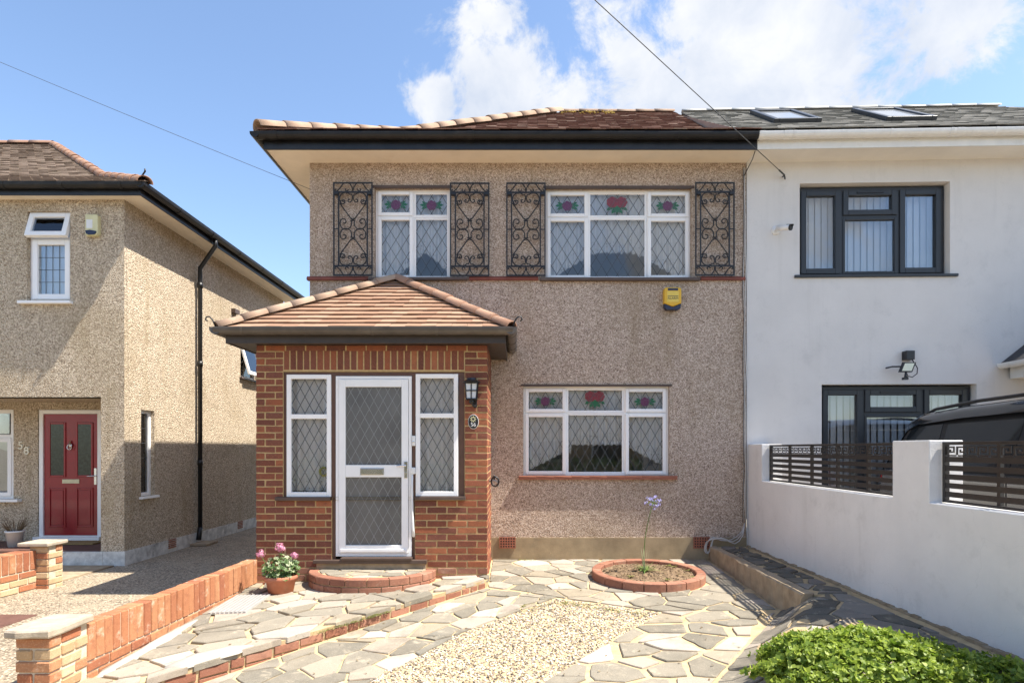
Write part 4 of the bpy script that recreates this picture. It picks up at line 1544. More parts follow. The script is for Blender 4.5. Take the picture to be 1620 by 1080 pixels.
# porch roof
PEX0, PEX1, PEY = -3.150, -0.125, 6.66
part('soffit', MB().face((PEX0, PEY, SP0), (PEX1, PEY, SP0), (PEX1, WY, SP0), (PEX0, WY, SP0)), EAVE_BR, porch)
part('fascia', MB().box(PEX0 - .02, PEX1 + .02, PEY - .02, PEY, SP0 - .008, SP0 + .115).box(PEX0 - .02, PEX0, PEY, WY, SP0 - .008, SP0 + .115).box(PEX1, PEX1 + .02, PEY, WY, SP0 - .008, SP0 + .115), EAVE_BR, porch, bevel=0.003)
gz = 2.742
pg = MB()
gutter_run(pg, (PEX0 - .10, PEY - .080, gz), (PEX1 + .10, PEY - .080, gz), (0, -1, 0), 0.066)
gutter_run(pg, (PEX0 - .080, PEY - .13, gz), (PEX0 - .080, WY - .03, gz), (-1, 0, 0), 0.066)
gutter_run(pg, (PEX1 + .080, PEY - .13, gz), (PEX1 + .080, WY - .03, gz), (1, 0, 0), 0.066)
pgt = part('gutter', pg, GUT_BRN, porch)
for x in (-2.95, -2.27, -1.55, -0.85, -0.22):
    gutter_clip(pgt, GUT_BRN, (x, PEY - .080, gz), (1, 0, 0), (0, -1, 0), 0.0705, 0.012)
for y in (6.75, 7.2, 7.6):
    gutter_clip(pgt, GUT_BRN, (PEX1 + .080, y, gz), (0, 1, 0), (1, 0, 0), 0.0705, 0.02)
# pitched faces: deck, then each clay tile of the front face its own piece
AP = Vector((-1.545, WY, 3.635))
c0, c1 = Vector((PEX0 - .06, PEY - .05, 2.752)), Vector((PEX1 + .06, PEY - .05, 2.752))
dk = MB().face(c0, c1, AP).face((c0.x, WY, c0.z), c0, AP).face(c1, (c1.x, WY, c1.z), AP)
proof = part('roof', dk, TILE_PORCH, porch)
NR = 13
rt = random.Random(31)
slope = AP - Vector((AP.x, c0.y, c0.z))
upn = slope.normalized()
nrm = Vector((0, -upn.z, upn.y))
pitch = math.atan2(upn.z, upn.y)
TL = slope.length / NR
for k_ in range(NR):
    f0 = k_ / NR
    xa = c0.x + (AP.x - c0.x) * f0
    xb = c1.x + (AP.x - c1.x) * f0
    yz = Vector((0, c0.y, c0.z)) + (Vector((0, AP.y, AP.z)) - Vector((0, c0.y, c0.z))) * f0
    tw = 0.168
    x = xa - (k_ % 2) * tw / 2
    while x < xb - 0.02:
        a, b = max(x, xa), min(x + tw, xb)
        x += tw
        if b - a < 0.03:
            continue
        # tiles at the hips are cut to the slope of the hip
        fu = min(1.0, (k_ + 1.08) / NR)
        xa2 = c0.x + (AP.x - c0.x) * fu
        xb2 = c1.x + (AP.x - c1.x) * fu
        ta, tb = max(a, min(xa2, b - .005)), min(b, max(xb2, a + .005))
        if ta >= tb:
            ta = tb = (a + b) / 2
            ta -= .004
            tb += .004
        cut = (abs(ta - a) > .002, abs(tb - b) > .002)
        key = ('ptile', round(b - a, 2), round(ta - a, 3), round(b - tb, 3))
        if key not in BRICKS:
            m = MB()
            w_ = b - a - .003
            th = 0.017
            P = [(-w_ / 2, -.012), (w_ / 2, -.012), (w_ / 2 - (b - tb), TL * 1.06), (-w_ / 2 + (ta - a), TL * 1.06)]
            m.v += [(p[0], p[1], 0.029 - (0.023 * (p[1] > .01))) for p in P] + [(p[0], p[1], 0.029 - th - (0.023 * (p[1] > .01))) for p in P]
            m.f += [(0, 1, 2, 3), (4, 5, 1, 0), (5, 6, 2, 1), (7, 4, 0, 3)]
            BRICKS[key] = m.mesh('roof_tile', TILE_PORCH)
        pos = Vector(((a + b) / 2, yz.y, yz.z)) + nrm * (0.002 + rt.uniform(0, .004)) + upn * rt.uniform(-.004, .004)
        piece('roof_tile', BRICKS[key], proof, tuple(pos), (pitch + rt.uniform(-.006, .006), rt.uniform(-.012, .012), 0))
# side faces seen only as edges
sm = MB()
for sg, cx in ((1, c0), (-1, c1)):
    rows = []
    for k_ in range(NR):
        f0, f1 = k_ / NR, (k_ + 1) / NR
        e0 = Vector((cx.x, cx.y, cx.z)).lerp(AP, f0)
        w0 = Vector((cx.x, WY, cx.z)).lerp(AP, f0)
        up = Vector((cx.x, WY, cx.z)).lerp(AP, f1) - w0
        nr = Vector((-sg * up.z, 0, sg * up.x)).normalized()
        rows.append((w0, e0, up, nr) if sg > 0 else (e0, w0, up, nr))
    tile_rows(sm, rows, rt)
so_ = part('side_tiles', sm, TILE_PORCH, porch)
so_['kind'] = 'stuff'
hip_tiles(proof, [c0 + Vector((-.01, -.01, .02)), AP + Vector((0, -.02, .03))], 0.085, 0.275, HIP)
hip_tiles(proof, [c1 + Vector((.01, -.01, .02)), AP + Vector((0, -.02, .03))], 0.085, 0.275, HIP_OLD)
for cx, sg in ((c0, -1), (c1, 1)):
    m = MB().tube([(cx.x + sg * .02, cx.y - .01, cx.z - .03), (cx.x + sg * .045, cx.y - .03, cx.z + .03), (cx.x + sg * .07, cx.y - .04, cx.z + .09),
                   (cx.x + sg * .10, cx.y - .045, cx.z + .12), (cx.x + sg * .13, cx.y - .045, cx.z + .115), (cx.x + sg * .14, cx.y - .045, cx.z + .085), (cx.x + sg * .118, cx.y - .045, cx.z + .07)], 0.008, 6)
    part('hip_iron', m, IRON, porch, True)

# door step: two curved courses of brick with stone pieces on top
step = thing('door_step', 'half-round brick doorstep paved with pale stone below the white porch door', 'step', (STEP_C[0], 6.6, 0))
ez = lambda x, y: g_ter(x, y)


def sector(a0, a1, z0, z1, tw, mat, n=5):
    m = MB()
    k_ = n + 1
    for q in range(k_):
        a = a0 + (a1 - a0) * q / n
        ca, sa = math.cos(a), math.sin(a)
        o_ = (STEP_C[0] + ca * STEP_A, STEP_C[1] + sa * STEP_B)
        i_ = (STEP_C[0] + ca * (STEP_A - tw), STEP_C[1] + sa * (STEP_B - tw))
        oc = (STEP_C[0] + ca * (STEP_A - .007), STEP_C[1] + sa * (STEP_B - .007))
        m.v += [(*o_, z0), (*o_, z1 - .007), (*oc, z1), (*i_, z1), (*i_, z0)]
    for q in range(n):
        for j in range(4):
            m.f.append((q * 5 + j, q * 5 + 5 + j, q * 5 + 6 + j, q * 5 + 1 + j))
    m.f.append((0, 1, 2, 3, 4))
    m.f.append(tuple(n * 5 + j for j in (4, 3, 2, 1, 0)))
    return m


for rw, (z0, z1) in enumerate(((-0.055, 0.017), (0.027, 0.100))):
    a = math.pi + 0.02 + rw * 0.06
    k_ = 0
    while a < 2 * math.pi - 0.06:
        b = min(2 * math.pi - 0.015, a + (0.33 if (k_ + rw) % 4 else 0.27))
        part('brick', sector(a, b - 0.016, z0, z1, 0.10, BRICK_ENG), BRICK_ENG, step)
        a = b
        k_ += 1
co = MB()
pts = [(STEP_C[0] + math.cos(a) * (STEP_A - .012), STEP_C[1] + math.sin(a) * (STEP_B - .012)) for a in [math.pi + math.pi * q / 24 for q in range(25)]]
co.prism(pts, -0.2, 0.092, 'z')
part('mortar_core', co, JOINT, step)
inner = [(STEP_C[0] + math.cos(a) * (STEP_A - .11), STEP_C[1] + math.sin(a) * (STEP_B - .11)) for a in [math.pi + math.pi * q / 16 for q in range(17)]]
crazy(step, inner, lambda x, y: 0.096, 0.24, rs, thick=0.02, ang=0.4, edge=0.004)
for o in step.children:
    if o.name.startswith('paving_stone'):
        o.matrix_parent_inverse = Matrix.Translation(-ROOTLOC[step.name])

# ------------------------------------------------------------------ left-hand neighbour
LY, LX = 8.54, -5.5
lh = thing('detached_house', 'cream pebbledash house with red front door and brown tiled roof across the drive', 'house', (-7.5, 11.5, -0.2))
LT = 4.945
WA = (-6.868, -6.262, 3.515, 4.780)
lw = wallh(MB(), LY, 0.22, -9.6, LX, 0.0, LT, [WA, (-9.6, -5.83, -0.3, 2.17)])
# side wall with two openings, seen at an angle
SW = [(8.92, 9.25, 0.74, 2.02), (12.15, 12.95, 2.88, 3.60)]
ys = sorted({LY, 14.4, *[w[i] for w in SW for i in (0, 1)]})
zs = sorted({0.0, LT, *[w[i] for w in SW for i in (2, 3)]})
for a, b in zip(ys, ys[1:]):
    for c, d in zip(zs, zs[1:]):
        if any(w[0] < (a + b) / 2 < w[1] and w[2] < (c + d) / 2 < w[3] for w in SW):
            continue
        lw.face((LX, a, c), (LX, b, c), (LX, b, d), (LX, a, d))
for (a, b, c, d) in SW:
    t = 0.10
    lw.face((LX, a, c), (LX - t, a, c), (LX - t, a, d), (LX, a, d))
    lw.face((LX, b, c), (LX - t, b, c), (LX - t, b, d), (LX, b, d))
    lw.face((LX, a, c), (LX, b, c), (LX - t, b, c), (LX - t, a, c))
    lw.face((LX, a, d), (LX, b, d), (LX - t, b, d), (LX - t, a, d))
lw.face((LX, 14.4, 0), (-9.6, 14.4, 0), (-9.6, 14.4, LT), (LX, 14.4, LT))
lw.face((-9.6, LY, 0), (-9.6, 14.4, 0), (-9.6, 14.4, LT), (-9.6, LY, LT))
# recessed entrance
BY = 9.52
lw.face((-5.83, LY, -.2), (-5.83, BY, -.2), (-5.83, BY, 2.17), (-5.83, LY, 2.17))
lw.face((-9.6, LY, 2.17), (-5.83, LY, 2.17), (-5.83, BY, 2.17), (-9.6, BY, 2.17))
wallh(lw, BY, 0.09, -9.6, -5.83, -0.2, 2.17, [(-7.49, -6.50, 0.02, 2.06), (-9.3, -7.87, 0.66, 2.06)])
part('wall', lw, PEB2, lh)
lp = MB().box(-5.83, LX + .014, LY - .014, 14.4, -0.5, 0.0).box(-9.6, -5.835, LY + .04, BY, -0.5, -0.03)
part('plinth', lp, PLINTH_W, lh)
part('step_floor', MB().box(-9.6, -5.84, LY + .03, BY, -0.03, 0.0), REDTILE, lh)
part('doorstep_edge', MB().box(-6.75, -5.80, LY - .02, LY + .03, -0.28, -0.004), PLINTH_W, lh)
room(lh, -7.2, -6.0, LY + .215, 10.2, 3.2, 4.9)
room(lh, -9.5, -7.6, BY + .085, 11.5, 0.3, 2.4)
for (a, b, c, d) in SW:
    sr = MB().box(LX - .32, LX - .25, a - .05, b + .05, c - .05, d + .05)
    part('room', sr, ROOM, lh)
# upper front window: open top-hung light over a fixed light with square leading
lwin = part('window', MB().frame(WA[0], WA[1], WA[2], WA[3], 0.05, LY + .06, LY + .13).box(WA[0] + .05, WA[1] - .05, LY + .061, LY + .128, 4.395, 4.44), PVC, lh, bevel=0.004)
part('sash', MB().frame(WA[0] + .04, WA[1] - .03, WA[2] + .04, 4.40, 0.075, LY + .035, LY + .10), PVC, lwin, bevel=0.006)
part('pane', MB().box(WA[0] + .115, WA[1] - .105, LY + .07, LY + .076, WA[2] + .115, 4.325), GLASS, lwin)
sq = MB()
for i in range(1, 4):
    x = WA[0] + .115 + (WA[1] - WA[0] - .22) * i / 4
    sq.box(x - .003, x + .003, LY + .066, LY + .0698, WA[2] + .115, 4.325)
for j in range(1, 4):
    z = WA[2] + .115 + (4.325 - WA[2] - .115) * j / 4
    sq.box(WA[0] + .115, WA[1] - .105, LY + .0645, LY + .0655, z - .003, z + .003)
part('leading', sq, LEAD, lwin)
blinds(lwin, WA[0] + .06, WA[1] - .06, WA[2] + .06, WA[3] - .06, LY + .20)
ot = MB().frame(-0.29, 0.29, -0.375, 0.0, 0.07, -0.03, 0.03)
osash = part('open_sash', ot, PVC, lwin, bevel=0.006)
opane = part('pane', MB().box(-0.22, 0.22, 0, .006, -0.305, -0.07), GLASS, lwin)
for o in (osash, opane):
    o.location = (-6.565, LY + .06, 4.77)
    o.rotation_euler = (R(-17), 0, 0)
part('sill', MB().box(WA[0] - .09, WA[1] + .04, LY - .07, LY + .09, 3.475, 3.513), PVC, lh, bevel=0.005)
# side windows
for (a, b, c, d) in SW:
    sw = MB()
    x0, x1 = LX - .10, LX - .055
    sw.box(x0, x1, a, a + .05, c, d).box(x0, x1, b - .05, b, c, d).box(x0, x1, a + .05, b - .05, c, c + .05).box(x0, x1, a + .05, b - .05, d - .05, d)
    w_ = part('window', sw, PVC, lh, bevel=0.003)
    part('pane', MB().box(LX - .085, LX - .08, a + .05, b - .05, c + .05, d - .05), GLASS, w_)
    lm = MB()
    for j in range(1, 4):
        z = d - .05 - j * 0.22
        if z > c + .1:
            lm.box(LX - .0795, LX - .076, a + .05, b - .05, z - .003, z + .003)
    if lm.v:
        part('leading', lm, LEAD, w_)
    part('sill', MB().box(LX - .06, LX + .055, a - .05, b + .05, c - .035, c - .002), PVC if d < 2.5 else SILL_BR, lh, bevel=0.004)
# the open casement on the side
oc = MB().frame(-.36, .36, -.66, 0, .07, -.02, .02)
ocs = part('open_sash', oc, PVC, lh, bevel=0.004)
ocp = part('pane', MB().box(-.29, .29, 0, .006, -.59, -.07), GLASS, lh)
for o in (ocs, ocp):
    o.rotation_euler = Matrix.Rotation(R(90), 3, 'Z').to_4x4().to_euler()
    o.rotation_mode = 'XYZ'
    o.matrix_basis = Matrix.Translation((LX - .03, 12.55, 3.58)) @ Matrix.Rotation(R(90), 4, 'Z') @ Matrix.Rotation(R(-16), 4, 'X')
part('wall_vent', MB().box(LX - .02, LX + .08, 11.75, 11.95, 4.08, 4.16), SILL_BR, lh)
# front door
fd = part('door', MB().frame(-7.485, -6.505, 0.02, 2.055, 0.062, BY + .015, BY + .085), PVC, lh, bevel=0.004)
part('door_leaf', MB().box(-7.42, -6.57, BY + .04, BY + .08, 0.085, 1.99), DOOR_RED, fd, bevel=0.003)
pm = MB()
for cx in (-7.21, -6.78):
    pm.frame(cx - .135, cx + .135, 1.00, 1.86, 0.03, BY + .026, BY + .041)
    pm.frame(cx - .135, cx + .135, 0.21, 0.83, 0.028, BY + .026, BY + .041)
    pm.box(cx - .095, cx + .095, BY + .031, BY + .041, 0.25, 0.79)
part('moulding', pm, DOOR_RED, fd, bevel=0.006)
for cx in (-7.21, -6.78):
    part('pane', MB().box(cx - .105, cx + .105, BY + .034, BY + .0385, 1.03, 1.83), simple('door_light_glass', (.035, .045, .035), .12, .5, 30, bmp=.3, bscale=25) if cx < -7 else MATS['door_light_glass'], fd)
part('letterbox', MB().box(-7.13, -6.86, BY + .028, BY + .04, 0.90, 0.965), GOLD, fd, bevel=0.003)
kn = part('knocker', MB().lathe([(0.0, -.01), (.03, -.01), (.035, 0), (.03, .012), (0, .015)], (0, 0, 0), 12).tube([(0, -.06, .0), (0, .07, .0)], .012, 6).tube([(math.cos(a) * .035, -.03 + math.sin(a) * .04, .02) for a in [6.283 * q / 12 for q in range(12)]], .007, 5, True), CHROME, fd, True)
kn.matrix_basis = Matrix.Translation((-6.995, BY + .02, 1.50)) @ Matrix.Rotation(R(90), 4, 'X')
part('handle', MB().box(-6.625, -6.585, BY + .025, BY + .04, 0.88, 1.14).tube([(-6.605, BY + .03, 1.02), (-6.605, BY - .02, 1.02), (-6.70, BY - .025, 1.015)], .010, 6), CHROME, fd, bevel=0.002)
part('threshold', MB().box(-7.52, -6.48, BY - .07, BY + .08, 0.002, 0.07), PVC, lh, bevel=0.005)
# ground floor window beside the door
gw = part('window', MB().frame(-9.3, -7.87, 0.66, 2.06, 0.06, BY + .02, BY + .085).box(-9.24, -7.93, BY + .021, BY + .08, 1.60, 1.67), PVC, lh, bevel=0.004)
part('sash', MB().frame(-8.75, -7.91, .70, 1.61, .06, BY + .0, BY + .07), PVC, gw, bevel=0.005)
part('pane', MB().box(-8.69, -7.97, BY + .04, BY + .046, .76, 1.55).box(-8.69, -7.97, BY + .04, BY + .046, 1.68, 2.0), GLASS, gw)
part('sill', MB().box(-9.35, -7.74, BY - .09, BY + .03, .615, .658), PVC, lh, bevel=0.005)

# eaves and roof
LEX, LEY = LX + .32, LY - .16
ls = MB().face((-9.9, LEY, LT), (LEX, LEY, LT), (LEX, LY + .02, LT), (-9.9, LY + .02, LT)).face((LX - .02, LY + .02, LT), (LEX, LY + .02, LT), (LEX, 14.6, LT), (LX - .02, 14.6, LT))
part('soffit', ls, SOFFIT, lh)
part('fascia', MB().box(-9.9, LEX + .02, LEY - .02, LEY, LT - .01, LT + .12).box(LEX, LEX + .02, LEY, 14.6, LT - .01, LT + .12), FASC_BLK, lh)
gz = LT + 0.115
lg = MB()
gutter_run(lg, (-9.9, LEY - .075, gz), (LEX + .09, LEY - .075, gz), (0, -1, 0), .058)
gutter_run(lg, (LEX + .075, LEY - .12, gz), (LEX + .075, 14.6, gz), (1, 0, 0), .058)
lgt = part('gutter', lg, GUT_BLK, lh)
for x in (-7.0, -6.2, -5.4):
    gutter_clip(lgt, GUT_BLK, (x, LEY - .075, gz), (1, 0, 0), (0, -1, 0), .064, .03)
for y in (9.2, 10.2, 11.2, 12.2, 13.2):
    gutter_clip(lgt, GUT_BLK, (LEX + .075, y, gz), (0, 1, 0), (1, 0, 0), .064, .03)
dp = MB().tube([(LEX + .07, 10.35, gz - .03), (LEX + .07, 10.35, gz - .16), (LX + .09, 10.42, gz - .52), (LX + .075, 10.45, gz - .66), (LX + .075, 10.45, 0.02)], .036, 10)
for z in (4.30, 2.95, 1.25):
    dp.tube([(LX + .075, 10.45, z), (LX + .075, 10.45, z - .09)], .045, 10)
dp.tube([(LX + .075, 10.45, .09), (LX + .075, 10.40, -.12)], .042, 10)
part('downpipe', dp, PIPE_BLK, lh, True)
part('gully', MB().box(LX + .02, LX + .30, 10.22, 10.62, -.20, -.155), CONC, lh, bevel=0.01)
for y in (9.60, 12.0):
    ab = MB()
    for j in range(5):
        ab.box(LX + .012, LX + .024, y, y + .21, -.135 + j * .03, -.118 + j * .03)
    part('air_brick', ab, SILL_RED, lh)


def prof_left(t):
    return 5.085 + (0.485 * t if t < 1.72 else 0.834 + 0.655 * (t - 1.72))


LRT = 5.2
lroof = roof_front(lh, 'roof', TILE_LEFT, -14.0, LEX + .13, LEY - .10, LRT, prof_left, False, True, random.Random(12), 0.10)
e0 = Vector((LEX + .13, LEY - .10, 0))
pr_ = lambda t: (e0.x - t, e0.y + t, prof_left(t))
lb = MB()
tt = [0, .8, 1.72, 3.4, LRT]
for a, b in zip(tt, tt[1:]):
    lb.face(pr_(a), (e0.x - a, 14.8, prof_left(a)), (e0.x - b, 14.8, prof_left(b)), pr_(b))
lb.face((-14.0, e0.y + LRT, prof_left(LRT)), pr_(LRT), (e0.x - LRT, 14.8, prof_left(LRT)), (-14.0, 14.8, prof_left(LRT)))
part('roof_slope', lb, TILE_LEFT, lh)
hip_tiles(lroof, [pr_(t) for t in (0.02, .85, 1.72, 3.4, LRT)], .105, .42, HIP_OLD)
hip_tiles(lroof, [(-14.0, e0.y + LRT, prof_left(LRT)), (e0.x - LRT, e0.y + LRT, prof_left(LRT))], .10, .45, HIP_OLD, 'ridge_tile', 0.0)
part('hip_iron', MB().tube([(e0.x - .06, e0.y + .02, 5.14), (e0.x - .02, e0.y - .02, 5.17), (e0.x + .03, e0.y - .05, 5.20), (e0.x + .03, e0.y - .05, 5.235)], .012, 6), IRON, lh, True)
bpy.data.objects[lh.name]

# ------------------------------------------------------------------ right-hand neighbour (turned slightly towards the street)
rh = thing('rendered_house', 'white rendered semi-detached house with grey roof and dark framed windows', 'house', (3.02, WY, 0))
RX0, RX1 = 3.024, 12.5
RYW = WY - 0.004
V1 = (3.706, 5.62, 3.70, 4.895)
V2 = (3.988, 5.956, 0.75, 2.280)
rw = wallh(MB(), RYW, 0.22, RX0, RX1, -0.3, HTOP, [V1, V2])
rw.face((RX1, RYW, -.3), (RX1, 15.2, -.3), (RX1, 15.2, HTOP), (RX1, RYW, HTOP))
rw.face((RX0 + .01, 15.2, -.3), (RX1, 15.2, -.3), (RX1, 15.2, HTOP), (RX0 + .01, 15.2, HTOP))
part('wall', rw, RENDER_W, rh)
for v in (V1, V2):
    room(rh, v[0] - .2, v[1] + .2, RYW + .215, RYW + 1.8, v[2] - .3, v[3] + .15)


def anth(v, xa, xb, zt, label=None):
    y = RYW + 0.10
    win = part('window', MB().frame(v[0] + .012, v[1] - .012, v[2], v[3] - .02, 0.05, y, y + .07).box(xa - .025, xa + .025, y + .001, y + .069, v[2] + .05, v[3] - .07)
               .box(xb - .025, xb + .025, y + .001, y + .069, v[2] + .05, v[3] - .07).box(xa + .025, xb - .025, y + .002, y + .068, zt - .025, zt + .025), ANTH, rh, bevel=0.004)
    for (a, b, c, d, s_) in ((v[0] + .062, xa - .025, v[2] + .05, v[3] - .07, .062), (xb + .025, v[1] - .062, v[2] + .05, v[3] - .07, .062), (xa + .025, xb - .025, zt + .025, v[3] - .07, .062), (xa + .025, xb - .025, v[2] + .05, zt - .025, .022)):
        part('sash', MB().frame(a - .008, b + .008, c - .008, d + .008, s_ + .008, y - .018 + (.01 if s_ < .05 else 0), y + .045), ANTH, win, bevel=0.006)
        part('pane', MB().box(a + s_, b - s_, y + .018, y + .024, c + s_, d - s_), GLASS, win)
    part('trickle_vent', MB().box((xa + xb) / 2 - .17, (xa + xb) / 2 + .17, y - .030, y - .019, v[3] - .105, v[3] - .085), BLACK, win)
    blinds(win, v[0] + .05, v[1] - .05, v[2] + .05, v[3] - .06, y + .16, .085)


anth(V1, 4.289, 5.018, 4.49)
anth(V2, 4.57, 5.33, 1.905)
part('sill', MB().box(V1[0] - .07, V1[1] + .09, RYW - .03, RYW + .12, 3.665, 3.699), ANTH, rh, bevel=0.004)
rs_ = MB().face((3.024, EY, HTOP), (12.8, EY, HTOP), (12.8, RYW + .02, HTOP), (3.024, RYW + .02, HTOP))
part('soffit', rs_, simple('cream_neighbour_soffit', (0.80, 0.76, 0.68), .7, .05, 3), rh)
part('fascia', MB().box(3.026, 12.8, EY - .024, EY, HTOP - .012, HTOP + .15), WHITE_GUT, rh, bevel=0.003)
rg_ = MB()
gutter_run(rg_, (3.01, EY - .085, 5.318), (12.8, EY - .085, 5.318), (0, -1, 0), .062)
rgt = part('gutter', rg_, WHITE_GUT, rh)
for x, w_ in ((3.05, .03), (3.36, .05), (3.44, .02), (4.6, .015), (5.32, .02), (5.42, .04), (5.85, .015), (6.9, .02)):
    gutter_clip(rgt, WHITE_GUT, (x, EY - .085, 5.318), (1, 0, 0), (0, -1, 0), .0665, w_)
RXR = 12.9
rroof = roof_front(rh, 'roof', TILE_GREY, 3.024, RXR, 7.44, RT, prof_main, False, True, random.Random(14), 0.12, 0.21)
rb_ = MB()
rb_.face((RXR, 7.44, 5.33), (RXR - RT, ry, rz), (RXR, 15.5, 5.33))
rb_.face((RXR, 15.5, 5.33), (RXR - RT, ry, rz), (3.03, ry, rz), (3.03, 15.5, 5.33))
part('roof_slope', rb_, TILE_GREY, rh)
hip_tiles(rroof, [(3.05, ry, rz), (RXR - RT, ry, rz)], .055, .45, simple('pale_ridge_tile', (0.50, 0.48, 0.44), .8, .1, 9), 'ridge_tile', 0.012, 1.0)
for (xa, xb) in ((4.15, 4.92), (5.95, 6.75)):
    t0, t1 = 2.5, 3.62
    a, b = Vector((0, 7.44 + t0, prof_main(t0))), Vector((0, 7.44 + t1, prof_main(t1)))
    u = (b - a)
    L = u.length
    sk = MB().frame(-(xb - xa) / 2, (xb - xa) / 2, 0, L, .085, -.075, 0.03)
    ob = part('skylight', sk, ANTH, rh, bevel=0.008)
    op = part('pane', MB().box(-(xb - xa) / 2 + .075, (xb - xa) / 2 - .075, -.05, -.044, .075, L - .075), simple('skylight_pane_grey', (.28, .29, .30), .10, .02, 4) if xa < 5 else MATS['skylight_pane_grey'], ob)  # opaque grey glossy pane
    M_ = Matrix.Translation(((xa + xb) / 2, a.y, a.z)) @ Matrix.Rotation(-(math.pi / 2 - math.atan2(u.z, u.y)), 4, 'X')
    ob.matrix_basis = M_
# entrance canopy at the far right of the neighbour
can = MB()
can.prism([(6.24, 2.54), (9.6, 2.54), (9.6, 4.3), (8.0, 3.95)], RYW - 1.0, RYW - .02, 'y')
part('canopy_roof', can, TILE_BLACK, rh)
part('canopy_fascia', MB().box(6.36, 9.6, RYW - 1.0, RYW - .02, 2.34, 2.52), WHITE_GUT, rh)
cg = MB()
gutter_run(cg, (6.14, RYW - 1.10, 2.52), (9.7, RYW - 1.10, 2.52), (0, -1, 0), .055)
gutter_run(cg, (6.24, RYW - 1.12, 2.52), (6.24, RYW - .03, 2.52), (-1, 0, 0), .055)
part('canopy_gutter', cg, WHITE_GUT, rh)
part('canopy_wall', MB().box(7.0, 9.5, RYW - .9, RYW - .01, -.2, 2.34), RENDER_W, rh)
rh.rotation_euler = (0, 0, R(-1.9))

# ------------------------------------------------------------------ white boundary wall and fence panels
BX0, BX1 = 3.04, 3.29
bw = thing('boundary_wall', 'white painted garden wall with piers beside the raised path', 'wall', (3.16, 5, 0))
prof = [(7.92, -.4), (7.92, 1.50), (7.48, 1.50), (7.48, 1.045), (4.89, 1.045), (4.89, 1.505), (4.456, 1.505), (4.456, 1.045), (1.9, 1.045), (1.9, 1.505), (1.45, 1.505), (1.45, -.4)]
o = part('wall_body', MB().prism(prof[::-1], BX0, BX1, 'x'), WALL_W, bw, bevel=0.006)
fl = MB()
rf = random.Random(2)
for i in range(60):
    y = 7.9 - i * 0.08
    fl.box(BX0 - .030 + rf.uniform(-.012, .010), BX0 + .001, y - .0805, y, PATH_Z - .05, PATH_Z + .002 + rf.uniform(-.006, .010))
part('mortar_fillet', fl, CONC, bw)


def key_unit(mb, x, y0, z0, h, w, th):
    """one Greek-key motif in the plane x, running along -y"""
    u = w / 6
    v = h / 6
    t = 0.0
    R_ = lambda a, b, c, d: mb.box(x, x + th, y0 - b * u, y0 - a * u, z0 + c * v, z0 + d * v)
    R_(0, 1, 0.8, 5.2)
    R_(1, 5, 4.4, 5.2)
    R_(4.2, 5, 1.9, 4.4)
    R_(2, 4.2, 1.9, 2.7)
    R_(2, 2.8, 2.7, 3.6)
    R_(1, 6, 0.0, 0.8)


def fence(y0, y1, label):
    f = thing('fence_panel', label, 'fence', (3.14, (y0 + y1) / 2, 1.05), 'slatted metal panels on the boundary wall')
    xa = 3.135
    part('frame', MB().box(xa - .004, xa + .030, y1, y0, 1.470, 1.492).box(xa - .004, xa + .030, y1, y0, 1.052, 1.072)
         .box(xa - .004, xa + .030, y0 - .030, y0, 1.072, 1.470).box(xa - .004, xa + .030, y1, y1 + .030, 1.072, 1.470), FENCE, f, bevel=0.002)
    for i in range(5):
        z = 1.094 + i * 0.0632
        part('slat', MB().box(xa, xa + .004, y1 + .030, y0 - .030, z, z + .039), FENCE, f)
    n = max(2, round((y0 - y1) / 0.50))
    for i in range(1, n):
        y = y0 + (y1 - y0) * i / n
        part('upright', MB().box(xa + .0045, xa + .030, y - .014, y + .014, 1.072, 1.470), FENCE, f)
    fz = MB()
    L = y0 - y1 - .06
    m = int(L / 0.098)
    w_ = L / m
    for i in range(m):
        key_unit(fz, xa + .004, y0 - .03 - i * w_, 1.388, 0.082, w_, .004)
    part('key_frieze', fz, FENCE, f)
    return f


fence(7.475, 4.895, 'dark slatted metal fence panel with key pattern, nearest the houses')
fence(4.45, 1.905, 'dark slatted metal fence panel with key pattern, nearest the street')

# ------------------------------------------------------------------ wrought-iron window grilles
def arc(cx, cz, r, a0, a1, n=14, r1=None):
    r1 = r if r1 is None else r1
    return [(cx + math.cos(R(a0 + (a1 - a0) * i / n)) * (r + (r1 - r) * i / n), cz + math.sin(R(a0 + (a1 - a0) * i / n)) * (r + (r1 - r) * i / n)) for i in range(n + 1)]


def spiral(pts, cx, cz, r, a0, turn, n=12):
    return pts + arc(cx, cz, r, a0, a0 + turn, n, r * 0.35)[1:]


GW, GH = 0.256, 0.606        # half width, half height
IX = 0.186                   # inner uprights
BZ = 0.478                   # cross bars
g_proto = thing('iron_grille', '', 'grille', (0, 0, 0), 'wrought-iron grilles beside the bedroom windows')
T3 = lambda pts: [(x, 0.0, z) for x, z in pts]
fm = MB()
for (x0, x1, z0, z1) in ((-GW, -GW + .017, -GH, GH), (GW - .017, GW, -GH, GH), (-GW + .017, GW - .017, GH - .017, GH), (-GW + .017, GW - .017, -GH, -GH + .017)):
    fm.box(x0, x1, -.007, .007, z0, z1)
part('frame', fm, IRON, g_proto)
for sz in (-1, 1):
    part('cross_bar', MB().box(-GW + .014, GW - .014, -.009, .006, sz * BZ - .009, sz * BZ + .009), IRON, g_proto)
for sx in (-1, 1):
    part('upright', MB().box(sx * IX - .0085, sx * IX + .0085, -.006, .006, -BZ + .007, BZ - .007), IRON, g_proto)
    part('tie_bar', MB().box(min(sx * GW, sx * IX), max(sx * GW, sx * IX), -.005, .005, -.006, .006), IRON, g_proto)
    part('hinge_block', MB().box(sx * .215 - .026, sx * .215 + .026, -.018, .035, BZ - .035, BZ + .008), IRON, g_proto, bevel=0.004)
